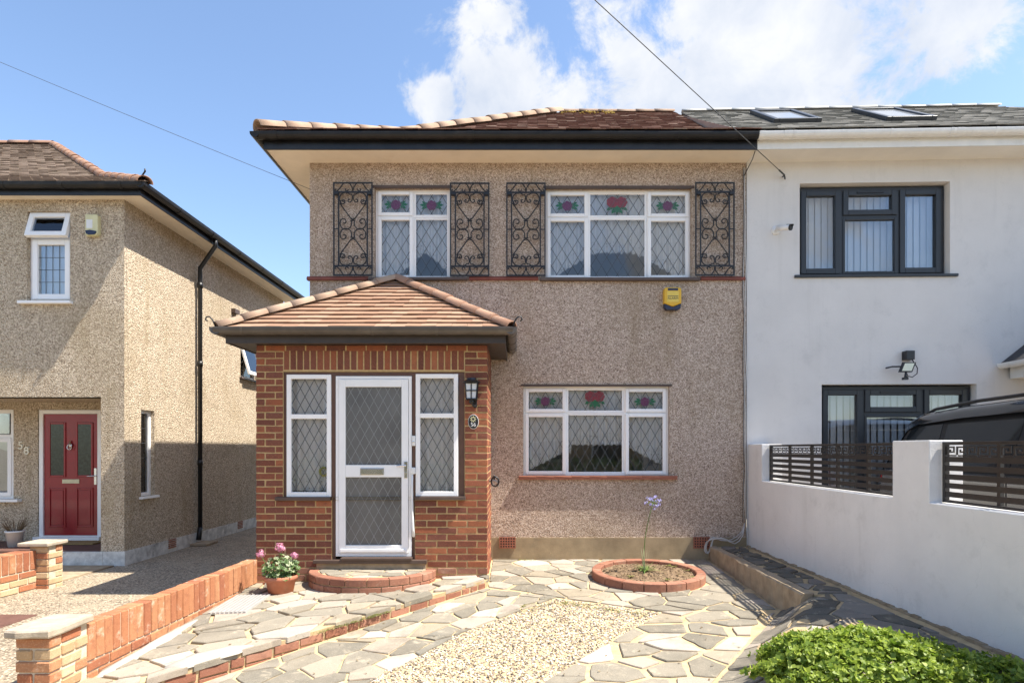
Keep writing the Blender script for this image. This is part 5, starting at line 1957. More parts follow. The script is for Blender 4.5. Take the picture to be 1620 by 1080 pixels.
for sx in (-1, 1):
    for sz in (-1, 1):
        mir = lambda pts: [(sx * x, -.002, sz * z) for x, z in pts]
        # long S-scroll: curl, straight diagonal, big C
        p = arc(.142, .352, .012, 200, -60, 8, .026)
        p += [(.172, .335), (.10, .235), (.030, .140), (0.0, .118)]
        part('scroll', MB().tube(mir(p), .0078, 6), IRON, g_proto, True)
        p = [(0.0, .118), (.018, .098)] + arc(.092, .070, .075, 165, 380, 18) + arc(.118, .092, .046, 30, 300, 12, .014)
        part('scroll', MB().tube(mir(p), .0078, 6), IRON, g_proto, True)
        p = arc(.022, .128, .020, 300, 20, 9, .007)
        part('scroll', MB().tube(mir(p), .0078, 6), IRON, g_proto, True)
        # heart top under the cross bar
        p = [(0.0, .472)] + arc(.085, .405, .075, 70, -25, 12)[::1]
        p = arc(.095, .392, .080, 135, -40, 14) + arc(.130, .360, .040, -60, -290, 12, .012)
        part('scroll', MB().tube(mir([(0.012, .365), (.004, .42), (.018, .452)] + p), .0078, 6), IRON, g_proto, True)
        p = arc(.045, .372, .030, -180, 110, 12, .010)
        part('scroll', MB().tube(mir(p), .0078, 6), IRON, g_proto, True)
        # band above the bar
        p = [(0.0, .484), (.012, .545)] + arc(.085, .535, .066, 160, 20, 10) + [(.175, .52), (.205, .492)] + arc(.218, .505, .018, 230, 470, 10, .008)
        part('scroll', MB().tube(mir(p), .0078, 6), IRON, g_proto, True)
        p = arc(.085, .512, .026, 180, 440, 10, .008)
        part('scroll', MB().tube(mir(p), .0072, 6), IRON, g_proto, True)


def copy_tree(root, loc):
    r = root.copy()
    col.objects.link(r)
    r.location = loc
    for ch in root.children:
        c = ch.copy()
        col.objects.link(c)
        c.parent = r
        c.matrix_parent_inverse = Matrix()
    return r


gl = [((-2.105, 'black scroll iron grille left of the two-light bedroom window')), ((-0.590, 'black scroll iron grille right of the two-light bedroom window')),
      ((0.140, 'black scroll iron grille left of the three-light bedroom window')), ((2.592, 'black scroll iron grille right of the three-light bedroom window'))]
for i, (x, lb_) in enumerate(gl):
    o = copy_tree(g_proto, (x, WY - 0.055, 4.287 + (0.006 if i in (0, 3) else 0))) if i else g_proto
    if i == 0:
        o.location = (x, WY - 0.055, 4.292)
        for c in o.children:
            c.matrix_parent_inverse = Matrix()
    o['label'] = lb_

# ------------------------------------------------------------------ things fixed to the walls
def text_mesh(name, s, size, mat, parent, loc, ext=0.0015, rot=(R(90), 0, 0), align='CENTER'):
    cu = bpy.data.curves.new(name, 'FONT')
    cu.body = s
    cu.size = size
    cu.extrude = ext
    cu.align_x = align
    cu.align_y = 'CENTER'
    tmp = bpy.data.objects.new('tmp_text', cu)
    col.objects.link(tmp)
    me = bpy.data.meshes.new_from_object(tmp.evaluated_get(bpy.context.evaluated_depsgraph_get()))
    bpy.data.objects.remove(tmp)
    bpy.data.curves.remove(cu)
    me.name = name
    me.materials.clear()
    me.materials.append(mat)
    return piece(name, me, parent, loc, rot)


# yellow alarm box under the three-light window
al = thing('alarm_box', 'yellow burglar alarm box with dark lower lens under the bedroom window', 'alarm', (2.04, WY, 3.24))
ax_, az_ = 2.040, 3.385
part('housing', MB().prism([(ax_ - .112, az_ - .06), (ax_, az_ - .105), (ax_ + .112, az_ - .06), (ax_ + .112, az_ + .125), (ax_ + .095, az_ + .145), (ax_ - .095, az_ + .145), (ax_ - .112, az_ + .125)], WY - .085, WY + .005, 'y'), YELLOW, al, bevel=0.012)
part('lens', MB().prism([(ax_ - .112, az_ - .062), (ax_ - .10, az_ - .125), (ax_ - .07, az_ - .145), (ax_ + .07, az_ - .145), (ax_ + .10, az_ - .125), (ax_ + .112, az_ - .062), (ax_, az_ - .107)], WY - .078, WY + .005, 'y'), NAVY, al, bevel=0.008)
part('top_label', MB().box(ax_ - .066, ax_ + .066, WY - .0875, WY - .085, az_ + .103, az_ + .132), NAVY, al)
part('face_panel', MB().box(ax_ - .075, ax_ + .075, WY - .0868, WY - .085, az_ - .045, az_ + .095), simple('pale_yellow_label', (0.75, 0.55, 0.10), .5, .05, 8), al)
part('rule', MB().box(ax_ - .068, ax_ + .068, WY - .0885, WY - .0868, az_ + .028, az_ + .036), INK, al)
text_mesh('lettering', 'ALARM', 0.044, INK, al, (ax_, WY - .0875, az_ + .002))

# cream alarm box on the house across the drive
bb = thing('bell_box', 'cream alarm bell box with dark base high on the left house', 'alarm', (-5.91, LY, 4.55))
part('housing', MB().prism([(-6.005, 4.42), (-5.85, 4.42), (-5.828, 4.45), (-5.828, 4.70), (-5.85, 4.715), (-6.005, 4.715)], LY - .07, LY + .003, 'y'), CREAM_PL, bb, bevel=0.01)
part('lens', MB().prism([(-6.0, 4.485), (-5.985, 4.44), (-5.95, 4.425), (-5.87, 4.43), (-5.845, 4.455), (-5.845, 4.478), (-5.93, 4.495)], LY - .082, LY - .068, 'y'), NAVY, bb, bevel=0.004)
part('face_panel', MB().box(-5.985, -5.90, LY - .0725, LY - .0695, 4.52, 4.64), WHITE_PL, bb)

# coach lantern beside the porch window
lx, ly, lz = -0.482, PY, 2.05
la = thing('wall_lantern', 'black coach lantern on the porch brickwork above the number plaque', 'lantern', (lx, PY, 1.95))
yb = PY - 0.085
part('back_plate', MB().box(lx + .01, lx + .055, PY - .018, PY - .001, 1.905, 2.06), IRON, la, bevel=0.004)
part('bracket', MB().tube([(lx + .03, PY - .01, 1.93), (lx + .03, PY - .05, 1.905), (lx + .01, yb, 1.93), (lx, yb, 1.985)], .011, 8), IRON, la, True)
part('finial', MB().lathe([(0, -.02), (.022, -.012), (.03, .01), (.018, .03), (.03, .045), (0, .045)], (lx, yb, 1.955), 14), IRON, la, True)
part('lamp_glass', MB().prism([(lx - .05, 1.998), (lx + .05, 1.998), (lx + .062, 2.16), (lx - .062, 2.16)], yb - .055, yb + .055, 'y'), LAMPGLASS, la)
fr_ = MB()
for sx in (-1, 1):
    for sy in (-1, 1):
        fr_.tube([(lx + sx * .054, yb + sy * .058, 1.995), (lx + sx * .067, yb + sy * .058, 2.165)], .0065, 6)
fr_.box(lx - .060, lx + .060, yb - .064, yb + .064, 1.983, 1.998).box(lx - .072, lx + .072, yb - .066, yb + .066, 2.160, 2.175)
fr_.box(lx - .063, lx + .063, yb - .063, yb - .057, 2.076, 2.088).box(lx - .006, lx + .006, yb - .062, yb - .0575, 1.998, 2.16)
part('cage', fr_, IRON, la)
part('cap', MB().lathe([(.098, 0), (.10, .008), (.075, .022), (.06, .026), (.052, .05), (.0, .056)], (lx, yb, 2.174), 8), IRON, la)

# oval number plaque
pq = thing('number_plaque', 'oval black house number plaque 56 with flower on porch bricks', 'plaque', (-0.468, PY, 1.74))
ov = lambda rx, rz: [(-0.468 + math.cos(6.2832 * q / 28) * rx, 1.745 + math.sin(6.2832 * q / 28) * rz) for q in range(28)]
part('rim', MB().prism(ov(.060, .082), PY - .010, PY + .004, 'y'), WHITE_PL, pq, bevel=0.002)
part('face', MB().prism(ov(.0555, .077), PY - .0135, PY - .0095, 'y'), BLACK, pq)
fm_ = MB()
for q in range(9):
    a = q * 0.698
    c_ = (-0.470 + math.cos(a) * .022, 1.775 + math.sin(a) * .022)
    fm_.prism([(c_[0] + math.cos(a + t) * r_, c_[1] + math.sin(a + t) * r_) for t, r_ in ((0, .017), (1.6, .006), (3.14, .012), (4.7, .006))], PY - .0155, PY - .0134, 'y')
part('flower_motif', fm_, CREAM_PL, pq)
text_mesh('number', '56', 0.062, WHITE_PL, pq, (-0.468, PY - .0145, 1.712))

# house number on the left-hand house
hn = thing('house_number', 'gilt house number 58 beside the red door', 'number', (-7.72, BY, 1.45))
text_mesh('digit', '5', 0.17, NUMBER, hn, (-7.745, BY - .012, 1.49), .010)
text_mesh('digit', '8', 0.17, NUMBER, hn, (-7.655, BY - .012, 1.41), .010)

# door bell box and the white stick hung beside the door
db = thing('door_bell', 'small white door bell push between door and right side light', 'door bell', (-1.139, PY, 1.5))
part('case', MB().box(-1.158, -1.119, FY - .028, FY - .001, 1.475, 1.590), WHITE_PL, db, bevel=0.008)
bt_ = part('button', MB().lathe([(.012, 0), (.012, .006), (0, .008)], (0, 0, 0), 12), CHROME, db)
bt_.matrix_basis = Matrix.Translation((-1.139, FY - .028, 1.52)) @ Matrix.Rotation(R(90), 4, 'X')
ws = thing('walking_stick', 'white stick hanging on the timber post right of the porch door', 'stick', (-1.14, PY, 0.45))
part('shaft', MB().tube([(-1.150, FY - .040, 1.19), (-1.154, FY - .036, 1.0), (-1.150, FY - .035, .75), (-1.142, FY - .037, .56), (-1.133, FY - .040, .46)], [.010, .013, .013, .014, .017], 8), WHITE_PL, ws, True)
part('hook', MB().box(-1.165, -1.118, FY - .055, FY - .001, 1.16, 1.235), WHITE_PL, ws, bevel=0.01)
# outside tap on the porch side
tp = thing('garden_tap', 'small metal garden tap on the sunlit side of the porch', 'tap', (-0.3, 7.3, 1.05))
part('spout', MB().tube([(PX1 - .01, 7.3, 1.06), (PX1 + .07, 7.3, 1.06), (PX1 + .10, 7.3, 1.045), (PX1 + .105, 7.3, .985)], [.014, .014, .015, .013], 8), GRATE, tp, True)
part('handle', MB().tube([(PX1 + .06, 7.3, 1.065), (PX1 + .06, 7.3, 1.115)], .009, 6).tube([(PX1 + .06, 7.265, 1.118), (PX1 + .06, 7.335, 1.118)], .011, 6).tube([(PX1 + .07 + .045 * math.cos(a), 7.29, 1.05 + .055 * math.sin(a)) for a in [6.283 * q / 14 for q in range(14)]], .011, 6, True), BLACK, tp, True)

# security camera on the white wall
cc = thing('security_camera', 'white bullet security camera on the white rendered wall', 'camera', (3.42, WY, 4.28))
cy = WY - 0.02
cb_ = part('base', MB().lathe([(.055, 0), (.058, .02), (.045, .035), (0, .037)], (0, 0, 0), 18), WHITE_PL, cc, True)
cb_.matrix_basis = Matrix.Translation((3.395, cy + .02, 4.285)) @ Matrix.Rotation(R(90), 4, 'X')
part('arm', MB().tube([(3.395, cy - .01, 4.285), (3.41, cy - .06, 4.29)], .018, 8), WHITE_PL, cc, True)
d_ = Vector((.55, -.7, -.20)).normalized()
p0 = Vector((3.40, cy - .055, 4.295))
part('barrel', MB().tube([p0 - d_ * .01, p0 + d_ * .17], .036, 12), WHITE_PL, cc, True)
part('lens', MB().tube([p0 + d_ * .165, p0 + d_ * .185], .038, 12).tube([p0 + d_ * .12 + Vector((0, 0, .03)), p0 + d_ * .21 + Vector((0, 0, .03))], .014, 6), BLACK, cc)

# floodlight over the neighbour's lower window
fy = 7.82
fl_ = thing('floodlight', 'black LED floodlight with sensor above the lower dark window', 'floodlight', (4.95, fy, 2.5))
part('junction_box', MB().box(5.005, 5.115, fy - .06, fy + .04, 2.585, 2.70), BLACK, fl_, bevel=0.006)
q_ = [(4.875, 2.415), (5.035, 2.415), (5.085, 2.54), (4.925, 2.54)]
part('housing', MB().prism(q_, fy - .13, fy - .09, 'y'), BLACK, fl_, bevel=0.004)
part('led_panel', MB().prism([(4.902, 2.430), (5.022, 2.430), (5.060, 2.526), (4.940, 2.526)], fy - .134, fy - .1295, 'y'), LED, fl_)
part('arm', MB().tube([(4.80, fy + .03, 2.487), (4.80, fy - .10, 2.487), (4.90, fy - .11, 2.487)], .011, 6), BLACK, fl_)
part('sensor', MB().tube([(4.965, fy - .11, 2.415), (4.945, fy - .13, 2.36), (4.94, fy - .15, 2.335)], [.012, .016, .03], 8).box(4.905, 4.96, fy - .17, fy - .12, 2.315, 2.345), BLACK, fl_)
part('cable', MB().tube([(5.08, fy - .05, 2.585), (5.09, fy - .09, 2.53), (5.125, fy - .09, 2.47), (5.12, fy - .09, 2.40), (5.06, fy - .09, 2.355), (5.0, fy - .09, 2.37), (4.98, fy - .1, 2.41)], .006, 6), BLACK, fl_, True)

# loose cables down the joint between the two houses
cb = thing('wall_cables', 'thin grey cables running down the house joint to a loose coil', 'cable', (2.98, WY, 0))
rc_ = random.Random(8)
for i, (xo, ro, mt) in enumerate(((2.985, .006, CABLE), (3.0, .007, CABLE), (2.968, .004, CABLE_D))):
    pts = [(xo + rc_.uniform(-.012, .012), WY - .018 - i * .006, 5.1 - j * 0.33) for j in range(15)]
    part('cable', MB().tube(pts, ro, 6), mt, cb, True)
for i in range(3):
    dz, dy = .06 * i, .07 * i
    pts = [(2.985, WY - .03, .48), (2.95, WY - .05 - dy * .3, .36 - dz * .3), (2.80, WY - .07 - dy, .255 - dz * .4), (2.66, WY - .08 - dy, .25 + .03 * math.sin(i) + dz * .3),
           (2.56, WY - .07 - dy * .6, .315 - dz * .2), (2.50 - .015 * i, WY - .06, .25), (2.465 - .012 * i, WY - .065, .15 - .02 * i), (2.50, WY - .07, .085 - .02 * (i % 2)), (2.53 + .01 * i, WY - .07, .17), (2.555, WY - .07, .285), (2.66, WY - .06, .30 - dz * .3), (2.85, WY - .05, .235)]
    sm_ = []
    for a, b in zip(pts, pts[1:]):
        for t in (0, .5):
            sm_.append(Vector(a).lerp(Vector(b), t))
    sm_ = [sm_[0]] + [(sm_[j - 1] + sm_[j] * 2 + sm_[j + 1]) / 4 for j in range(1, len(sm_) - 1)] + [sm_[-1]]
    part('cable_loop', MB().tube(sm_, .0055, 6), CABLE, cb, True)


def wire(name, label, a, b, sag, r, mat=CABLE_D):
    a, b = Vector(a), Vector(b)
    pts = [a.lerp(b, i / 30) - Vector((0, 0, sag * 4 * (i / 30) * (1 - i / 30))) for i in range(31)]
    o_ = link(name, MB().tube(pts, r, 6).mesh(name, mat, True))
    return tag(o_, label, 'wire')


wr = thing('overhead_wire', 'overhead wire crossing the clouds to a hook on the white house', 'wire', (3.48, 7.9, 4.99))
A_, B_ = Vector((3.488, WY - .07, 4.985)), Vector((-4.6, 2.25, 7.62))
part('wire', MB().tube([A_.lerp(B_, i / 30) for i in range(31)], .005, 6), CABLE_D, wr, True)
part('hook', MB().tube([A_ + Vector((0, .09, 0)), A_ + Vector((0, .0, 0)), A_ + Vector((0, -.01, -.03)), A_ + Vector((.012, .012, -.045)), A_ + Vector((.02, .03, -.02))], .009, 6), IRON, wr, True)
part('clamp', MB().tube([A_, A_.lerp(B_, .012)], .011, 6), CABLE_D, wr)
wire('telephone_wire', 'thin overhead wire slanting across the clear blue sky above the left house', (-2.69, 8.15, 4.90), (-13.6, 9.6, 9.9), .05, .0032)
part('drop_wire', MB().tube([(3.03, EY - .04, 5.30), (3.0, EY + .1, 5.10), (2.985, WY - .02, 5.0)], .006, 6), CABLE_D, house, True)

# ------------------------------------------------------------------ garden walls on the left
gw_ = thing('garden_wall', 'low orange brick garden wall with upright top bricks and stone-capped pier', 'wall', (-3.05, 5.4, -.2))
wa, wb = Vector((-3.01, 4.27, 0)), Vector((-2.885, 6.80, 0))
wd = (wb - wa)
wu = wd.normalized()
wn = Vector((-wu.y, wu.x, 0))           # away from the house, to the drive
wyaw = math.atan2(wu.y, wu.x)
TOP = 0.205
q0, q1 = wa + wn * .012, wb + wn * .012
q2, q3 = wb + wn * .115, wa + wn * .115
part('mortar_core', MB().prism([(p.x, p.y) for p in (q0, q1, q2, q3)], -.5, TOP - .008, 'z'), MORTAR_W, gw_)
rw_ = random.Random(19)
ns = 29
for i in range(ns):
    p = wa + wd * ((i + .5) / ns)
    c_ = p + wn * .0635
    piece('brick', brick_mesh(wd.length / ns - .011, .125, .262, BRICK_ORA, .006), gw_, (c_.x + rw_.uniform(-.003, .003), c_.y, TOP - .131 + rw_.uniform(-.004, .003)), (rw_.uniform(-.01, .01), rw_.uniform(-.008, .008), wyaw))
for c_i, zc in enumerate((-.102, -.177, -.252)):
    nb = 11
    for i in range(nb + 1):
        s0 = max(0, (i - (.5 if c_i % 2 else 0)) / nb)
        s1 = min(1, (i + 1 - (.5 if c_i % 2 else 0)) / nb)
        if s1 - s0 < .02:
            continue
        p = wa + wd * ((s0 + s1) / 2) + wn * .0635
        piece('brick', brick_mesh((s1 - s0) * wd.length - .012, .125, .064, BRICK_ORA, .005), gw_, (p.x, p.y, zc), (0, 0, wyaw))
# pier at the street end
PXa, PXb, PYa, PYb = -3.225, -3.0, 3.915, 4.265
part('mortar_core', MB().box(PXa + .012, PXb - .012, PYa + .012, PYb, -.6, .225), MORTAR_W, gw_)
z = .225 - .0375
rwn = 0
while z > -.5:
    for (xa, xb) in (((PXa, PXa + .105), (PXa + .117, PXb)) if rwn % 2 else ((PXa, PXb),)):
        piece('brick', brick_mesh(xb - xa, .10, .066, BRICK_STK, .007), gw_, ((xa + xb) / 2, PYa + .05 + rw_.uniform(-.004, .004), z), (0, 0, rw_.uniform(-.012, .012)))
    for (ya, yb_) in (((PYa + .112, PYa + .228), (PYa + .24, PYb)) if rwn % 2 else ((PYa + .112, PYb - .06), (PYb - .05, PYb))):
        if yb_ - ya > .06:
            piece('brick', brick_mesh(yb_ - ya, .10, .066, BRICK_STK, .007), gw_, (PXb - .05 + rw_.uniform(-.004, .004), (ya + yb_) / 2, z), (0, 0, R(90) + rw_.uniform(-.012, .012)))
            piece('brick', brick_mesh(yb_ - ya, .10, .066, BRICK_STK, .007), gw_, (PXa + .05, (ya + yb_) / 2, z), (0, 0, R(90)))
    z -= .078
    rwn += 1
cp = MB()
rc2 = random.Random(6)
ring = []
for (x, y) in ((-3.27, 3.87), (-3.18, 3.86), (-3.08, 3.87), (-2.985, 3.875), (-2.975, 4.0), (-2.972, 4.14), (-2.98, 4.285), (-3.1, 4.29), (-3.26, 4.28), (-3.275, 4.1)):
    ring.append((x + rc2.uniform(-.008, .008), y + rc2.uniform(-.008, .008)))
for zz_, sc in ((.228, .97), (.238, 1.0), (.268, 1.0), (.280, .965)):
    for (x, y) in ring:
        cp.v.append((-3.12 + (x + 3.12) * sc, 4.08 + (y - 4.08) * sc, zz_ + rc2.uniform(-.003, .003)))
m_ = len(ring)
for j in range(3):
    for q in range(m_):
        r = (q + 1) % m_
        cp.f.append((j * m_ + q, j * m_ + r, (j + 1) * m_ + r, (j + 1) * m_ + q))
cp.f.append(tuple(range(3 * m_, 4 * m_)))
cp.f.append(tuple(range(m_))[::-1])
part('coping_stone', cp, SLABC, gw_)

lw2 = thing('boundary_wall', 'low brick wall with slab-capped pier in front of the red door', 'wall', (-5.6, 6.5, -.2))
va, vb = Vector((-5.62, 7.12, 0)), Vector((-5.86, 4.6, 0))
vd = vb - va
vu = vd.normalized()
vn = Vector((-vu.y, vu.x, 0))           # towards +x
if vn.x < 0:
    vn = -vn
vyaw = math.atan2(vu.y, vu.x)
T2 = .255
part('mortar_core', MB().prism([(p.x, p.y) for p in (va + vn * .0, vb + vn * .0, vb - vn * .20, va - vn * .20)], -.5, T2 - .012, 'z'), MORTAR_W, lw2)
n2 = 29
for i in range(n2):
    p = va + vd * ((i + .5) / n2) - vn * .098
    piece('brick', brick_mesh(vd.length / n2 - .011, .215, .215, BRICK_ORA, .006), lw2, (p.x, p.y, T2 - .1075), (0, 0, vyaw))
for c_i in range(3):
    nb = 11
    for i in range(nb + 1):
        s0 = max(0, (i - (.5 if c_i % 2 else 0)) / nb)
        s1 = min(1, (i + 1 - (.5 if c_i % 2 else 0)) / nb)
        if s1 - s0 < .02:
            continue
        p = va + vd * ((s0 + s1) / 2) - vn * .04
        piece('brick', brick_mesh((s1 - s0) * vd.length - .012, .10, .064, BRICK_STK if c_i else BRICK_ORA, .005), lw2, (p.x, p.y, T2 - .26 - c_i * .076), (0, 0, vyaw))
part('pier_core', MB().box(-5.70, -5.475, 7.13, 7.34, -.4, .30), MORTAR_W, lw2)
for i in range(8):
    z = .30 - .038 - i * .076
    piece('brick', brick_mesh(.215, .10, .064, BRICK_STK, .006), lw2, (-5.587, 7.165, z), (0, 0, rw_.uniform(-.01, .01)))
    piece('brick', brick_mesh(.215 if i % 2 else .10, .10, .064, BRICK_STK, .006), lw2, (-5.515, 7.225 if i % 2 else 7.28, z), (0, 0, R(90)))
part('coping_slab', MB().box(-5.80, -5.44, 7.06, 7.39, .302, .345), SLABC, lw2, bevel=0.01)

# pot by the red door, mat, manhole
wp = thing('plant_pot', 'white flower pot with dry brown plant beside the red door', 'plant pot', (-7.42, 9.0, 0))
part('pot', MB().lathe([(0, 0), (.085, 0), (.112, .21), (.122, .21), (.124, .235), (.11, .235), (.10, .20), (0, .20)], (-7.42, 9.0, 0.0), 22), WHITE_PL, wp, True)
tw_ = MB()
for i in range(70):
    a, l = rw_.uniform(0, 6.28), rw_.uniform(.10, .26)
    b = Vector((-7.42 + math.cos(a) * .06, 9.0 + math.sin(a) * .06, .20))
    tw_.tube([b, b + Vector((math.cos(a) * .05, math.sin(a) * .05, l * .6)), b + Vector((math.cos(a) * .11, math.sin(a) * .11, l))], [.004, .003, .001], 4)
part('dry_plant', tw_, TWIG, wp)
tag(link('door_mat', MB().box(-7.05, -6.35, 9.12, 9.44, 0.001, .022).mesh('door_mat', MAT_BRN), None, .006), 'small brown mat on the step of the red door', 'mat')
tag(link('drain_cover', MB().box(-5.42, -4.72, 5.45, 6.0, -.21, -.192).mesh('drain_cover', REDTILE), None, .004), 'flat rusty drain cover in the drive by the left wall', 'drain cover')

# white grating beside the garden wall
gt_ = thing('drain_grating', 'white slatted metal grating lying on the terrace by the garden wall', 'grating', (-2.7, 6.0, -.1))
for i in range(9):
    x = -2.865 + i * .041
    f0, f1 = (x, 5.68), (x + .0, 6.27)
    m = MB()
    i0 = 0
    for (px_, py_) in (f0, f1):
        zt = g_ter(px_, py_) + .024
        m.v += [(px_ - .015, py_, zt - .020), (px_ + .015, py_, zt - .020), (px_ + .012, py_, zt), (px_ - .012, py_, zt)]
    m.f += [(0, 1, 2, 3)[::-1], (4, 5, 6, 7), (0, 1, 5, 4), (1, 2, 6, 5), (2, 3, 7, 6), (3, 0, 4, 7)]
    part('slat', m, GRATE, gt_)
for y in (5.80, 5.98, 6.16):
    part('cross_rod', MB().tube([(-2.88, y, g_ter(-2.88, y) + .012), (-2.52, y, g_ter(-2.52, y) + .012)], .006, 6), GRATE, gt_)

# ------------------------------------------------------------------ round flower bed with agapanthus
BC = (1.53, 7.00)
bd = thing('flower_bed', 'round brick-edged flower bed of dry soil beneath the living-room window', 'flower bed', (BC[0], BC[1], 0))
bz = lambda x, y: g_low(x, y)
nb = 17
for i in range(nb):
    a0, a1 = 2 * math.pi * i / nb + .008, 2 * math.pi * (i + 1) / nb - .008
    m = MB()
    n = 4
    for q in range(n + 1):
        a = a0 + (a1 - a0) * q / n
        for (r_, dz) in ((.64, -.05), (.64, .083), (.632, .090), (.545, .090), (.537, .083), (.537, -.05)):
            x, y = BC[0] + math.cos(a) * r_, BC[1] + math.sin(a) * r_
            m.v.append((x, y, -0.045 + .03 * (y - BC[1]) + dz))
    for q in range(n):
        for j in range(5):
            m.f.append((q * 6 + j, q * 6 + 6 + j, q * 6 + 7 + j, q * 6 + 1 + j))
    m.f.append((0, 1, 2, 3, 4, 5))
    m.f.append(tuple(n * 6 + j for j in (5, 4, 3, 2, 1, 0)))
    part('edging_brick', m, BRICK_ENG, bd)
rsl = random.Random(44)
sl_ = MB()
NRg, NA = 14, 48
sl_.v.append((BC[0], BC[1], .035))
for i in range(1, NRg + 1):
    for q in range(NA):
        r_ = .545 * i / NRg
        a = 6.2832 * q / NA
        sl_.v.append((BC[0] + math.cos(a) * r_, BC[1] + math.sin(a) * r_, .030 - .03 * (i / NRg) ** 2 + rsl.uniform(-.010, .012) + .03 * math.sin(a) * r_))
for q in range(NA):
    sl_.f.append((0, 1 + q, 1 + (q + 1) % NA))
for i in range(NRg - 1):
    for q in range(NA):
        a, b = 1 + i * NA + q, 1 + i * NA + (q + 1) % NA
        sl_.f.append((a, a + NA, b + NA, b))
part('soil', sl_, SOIL, bd)
cl = MB()
for i in range(500):
    a, r_ = rsl.uniform(0, 6.28), .52 * math.sqrt(rsl.random())
    pebble(cl, BC[0] + math.cos(a) * r_, BC[1] + math.sin(a) * r_, .034 - .03 * (r_ / .545) ** 2 + .03 * math.sin(a) * r_, rsl.uniform(.004, .014), rsl)
o = part('soil_clods', cl, SOIL, bd)
o['kind'] = 'stuff'
dl = MB()


def blade(mb, p, d, L, w, droop, n=5):
    p, d = Vector(p), Vector(d).normalized()
    sd = d.cross(Vector((0, 0, 1)))
    if sd.length < .01:
        sd = Vector((1, 0, 0))
    sd.normalize()
    i = len(mb.v)
    for q in range(n + 1):
        t = q / n
        c = p + d * L * t + Vector((d.x, d.y, 0)) * droop * t * t * L - Vector((0, 0, 1)) * droop * t * t * L
        ww = w * (1 - t) ** .6 * (.6 + .4 * min(1, t * 4))
        mb.v += [tuple(c - sd * ww), tuple(c + sd * ww)]
    for q in range(n):
        a = i + q * 2
        mb.f.append((a, a + 1, a + 3, a + 2))


for i in range(180):
    a, r_ = rsl.uniform(0, 6.28), .5 * math.sqrt(rsl.random())
    blade(dl, (BC[0] + math.cos(a) * r_, BC[1] + math.sin(a) * r_, .04), (math.cos(a * 7), math.sin(a * 7), .15), rsl.uniform(.03, .08), .006, .1, 2)
o = part('dry_litter', dl, LEAF_D, bd)
o['kind'] = 'stuff'
ag = thing('agapanthus', 'single lilac agapanthus flower on a thin stem in the round bed', 'flower', (1.50, 7.0, .04))
lv = MB()
for i in range(34):
    a = rsl.uniform(0, 6.28)
    e = rsl.uniform(.5, 1.4)
    blade(lv, (1.50 + rsl.uniform(-.03, .03), 7.0 + rsl.uniform(-.03, .03), .03), (math.cos(a), math.sin(a), e), rsl.uniform(.10, .20), .010, rsl.uniform(.15, .6))
part('leaves', lv, LEAF_A, ag)
part('bright_leaves', (lambda m: [blade(m, (1.49 + d * .02, 6.99, .03), (d, -.1, 3), .30, .014, .05) for d in (-.35, .25, .5, -.1)] and m)(MB()), leafmat('pale_strap', (0.5, .56, .32), (.6, .66, .42)), ag)
stem_top = Vector((1.585, 6.98, .82))
part('stem', MB().tube([(1.49, 7.0, .03), (1.485, 7.0, .25), (1.50, 6.99, .45), (1.54, 6.985, .65), stem_top], [.006, .0055, .005, .005, .005], 6), STEM, ag, True)
fh = MB()
pk = MB()
for i in range(26):
    d = Vector((rsl.gauss(0, 1), rsl.gauss(0, 1), rsl.gauss(.3, .8))).normalized()
    e = stem_top + d * rsl.uniform(.05, .085)
    pk.tube([stem_top, e], .0018, 4)
    u = d.cross(Vector((.3, .2, 1))).normalized()
    w_ = d.cross(u)
    for q in range(6):
        an = 6.283 * q / 6
        o_ = u * math.cos(an) + w_ * math.sin(an)
        s_ = u * -math.sin(an) + w_ * math.cos(an)
        fh.face(e, e + d * .012 + o_ * .010 - s_ * .005, e + d * .018 + o_ * .022, e + d * .012 + o_ * .010 + s_ * .005)
part('flower_head', fh, PETAL_L, ag)
part('flower_stalks', pk, STEM, ag)
wd_ = MB()
for (x, y) in ((1.86, 7.36), (1.90, 7.30), (1.66, 6.62), (1.98, 6.72), (2.02, 7.10), (1.28, 6.75)):
    for i in range(14):
        a = rsl.uniform(0, 6.28)
        blade(wd_, (x, y, .02), (math.cos(a), math.sin(a), rsl.uniform(.3, 1.2)), rsl.uniform(.03, .07), .008, .4, 3)
o = part('weeds', wd_, GRASS, bd)
o['kind'] = 'stuff'

# ------------------------------------------------------------------ geranium in a terracotta pot
PT = (-2.47, 6.40)
pz = g_ter(*PT) + .008
tpot = thing('flower_pot', 'terracotta flower pot of soil at the corner of the porch', 'plant pot', (PT[0], PT[1], pz))
part('pot', MB().lathe([(0, 0), (.125, 0), (.150, .125), (.168, .128), (.172, .168), (.160, .176), (.148, .170), (.143, .135), (0, .13)], (PT[0], PT[1], pz), 30), TERRA, tpot, True)
part('soil', MB().lathe([(0, .146), (.144, .140)], (PT[0], PT[1], pz), 20), SOIL, tpot)
ge = thing('geranium', 'pink geranium with variegated leaves growing in the terracotta pot', 'plant', (PT[0], PT[1], pz + .14))


def lobed(mb, c, nrm_, r, lobes=5, rng=random, cup=.25):
    """a rounded, lobed leaf as a shallow fan"""
    nrm_ = Vector(nrm_).normalized()
    u = nrm_.cross(Vector((rng.uniform(-1, 1), rng.uniform(-1, 1), rng.uniform(-1, 1)))).normalized()
    w = nrm_.cross(u)
    i = len(mb.v)
    mb.v.append(tuple(c))
    n = lobes * 2
    for q in range(n + 1):
        an = R(-150) + R(300) * q / n
        rr = r * (1.0 if q % 2 else .62)
        p = Vector(c) + (u * math.cos(an) + w * math.sin(an)) * rr + nrm_ * cup * r * (1 if q % 2 else .4)
        mb.v.append(tuple(p))
    for q in range(n):
        mb.f.append((i, i + 1 + q, i + 2 + q))


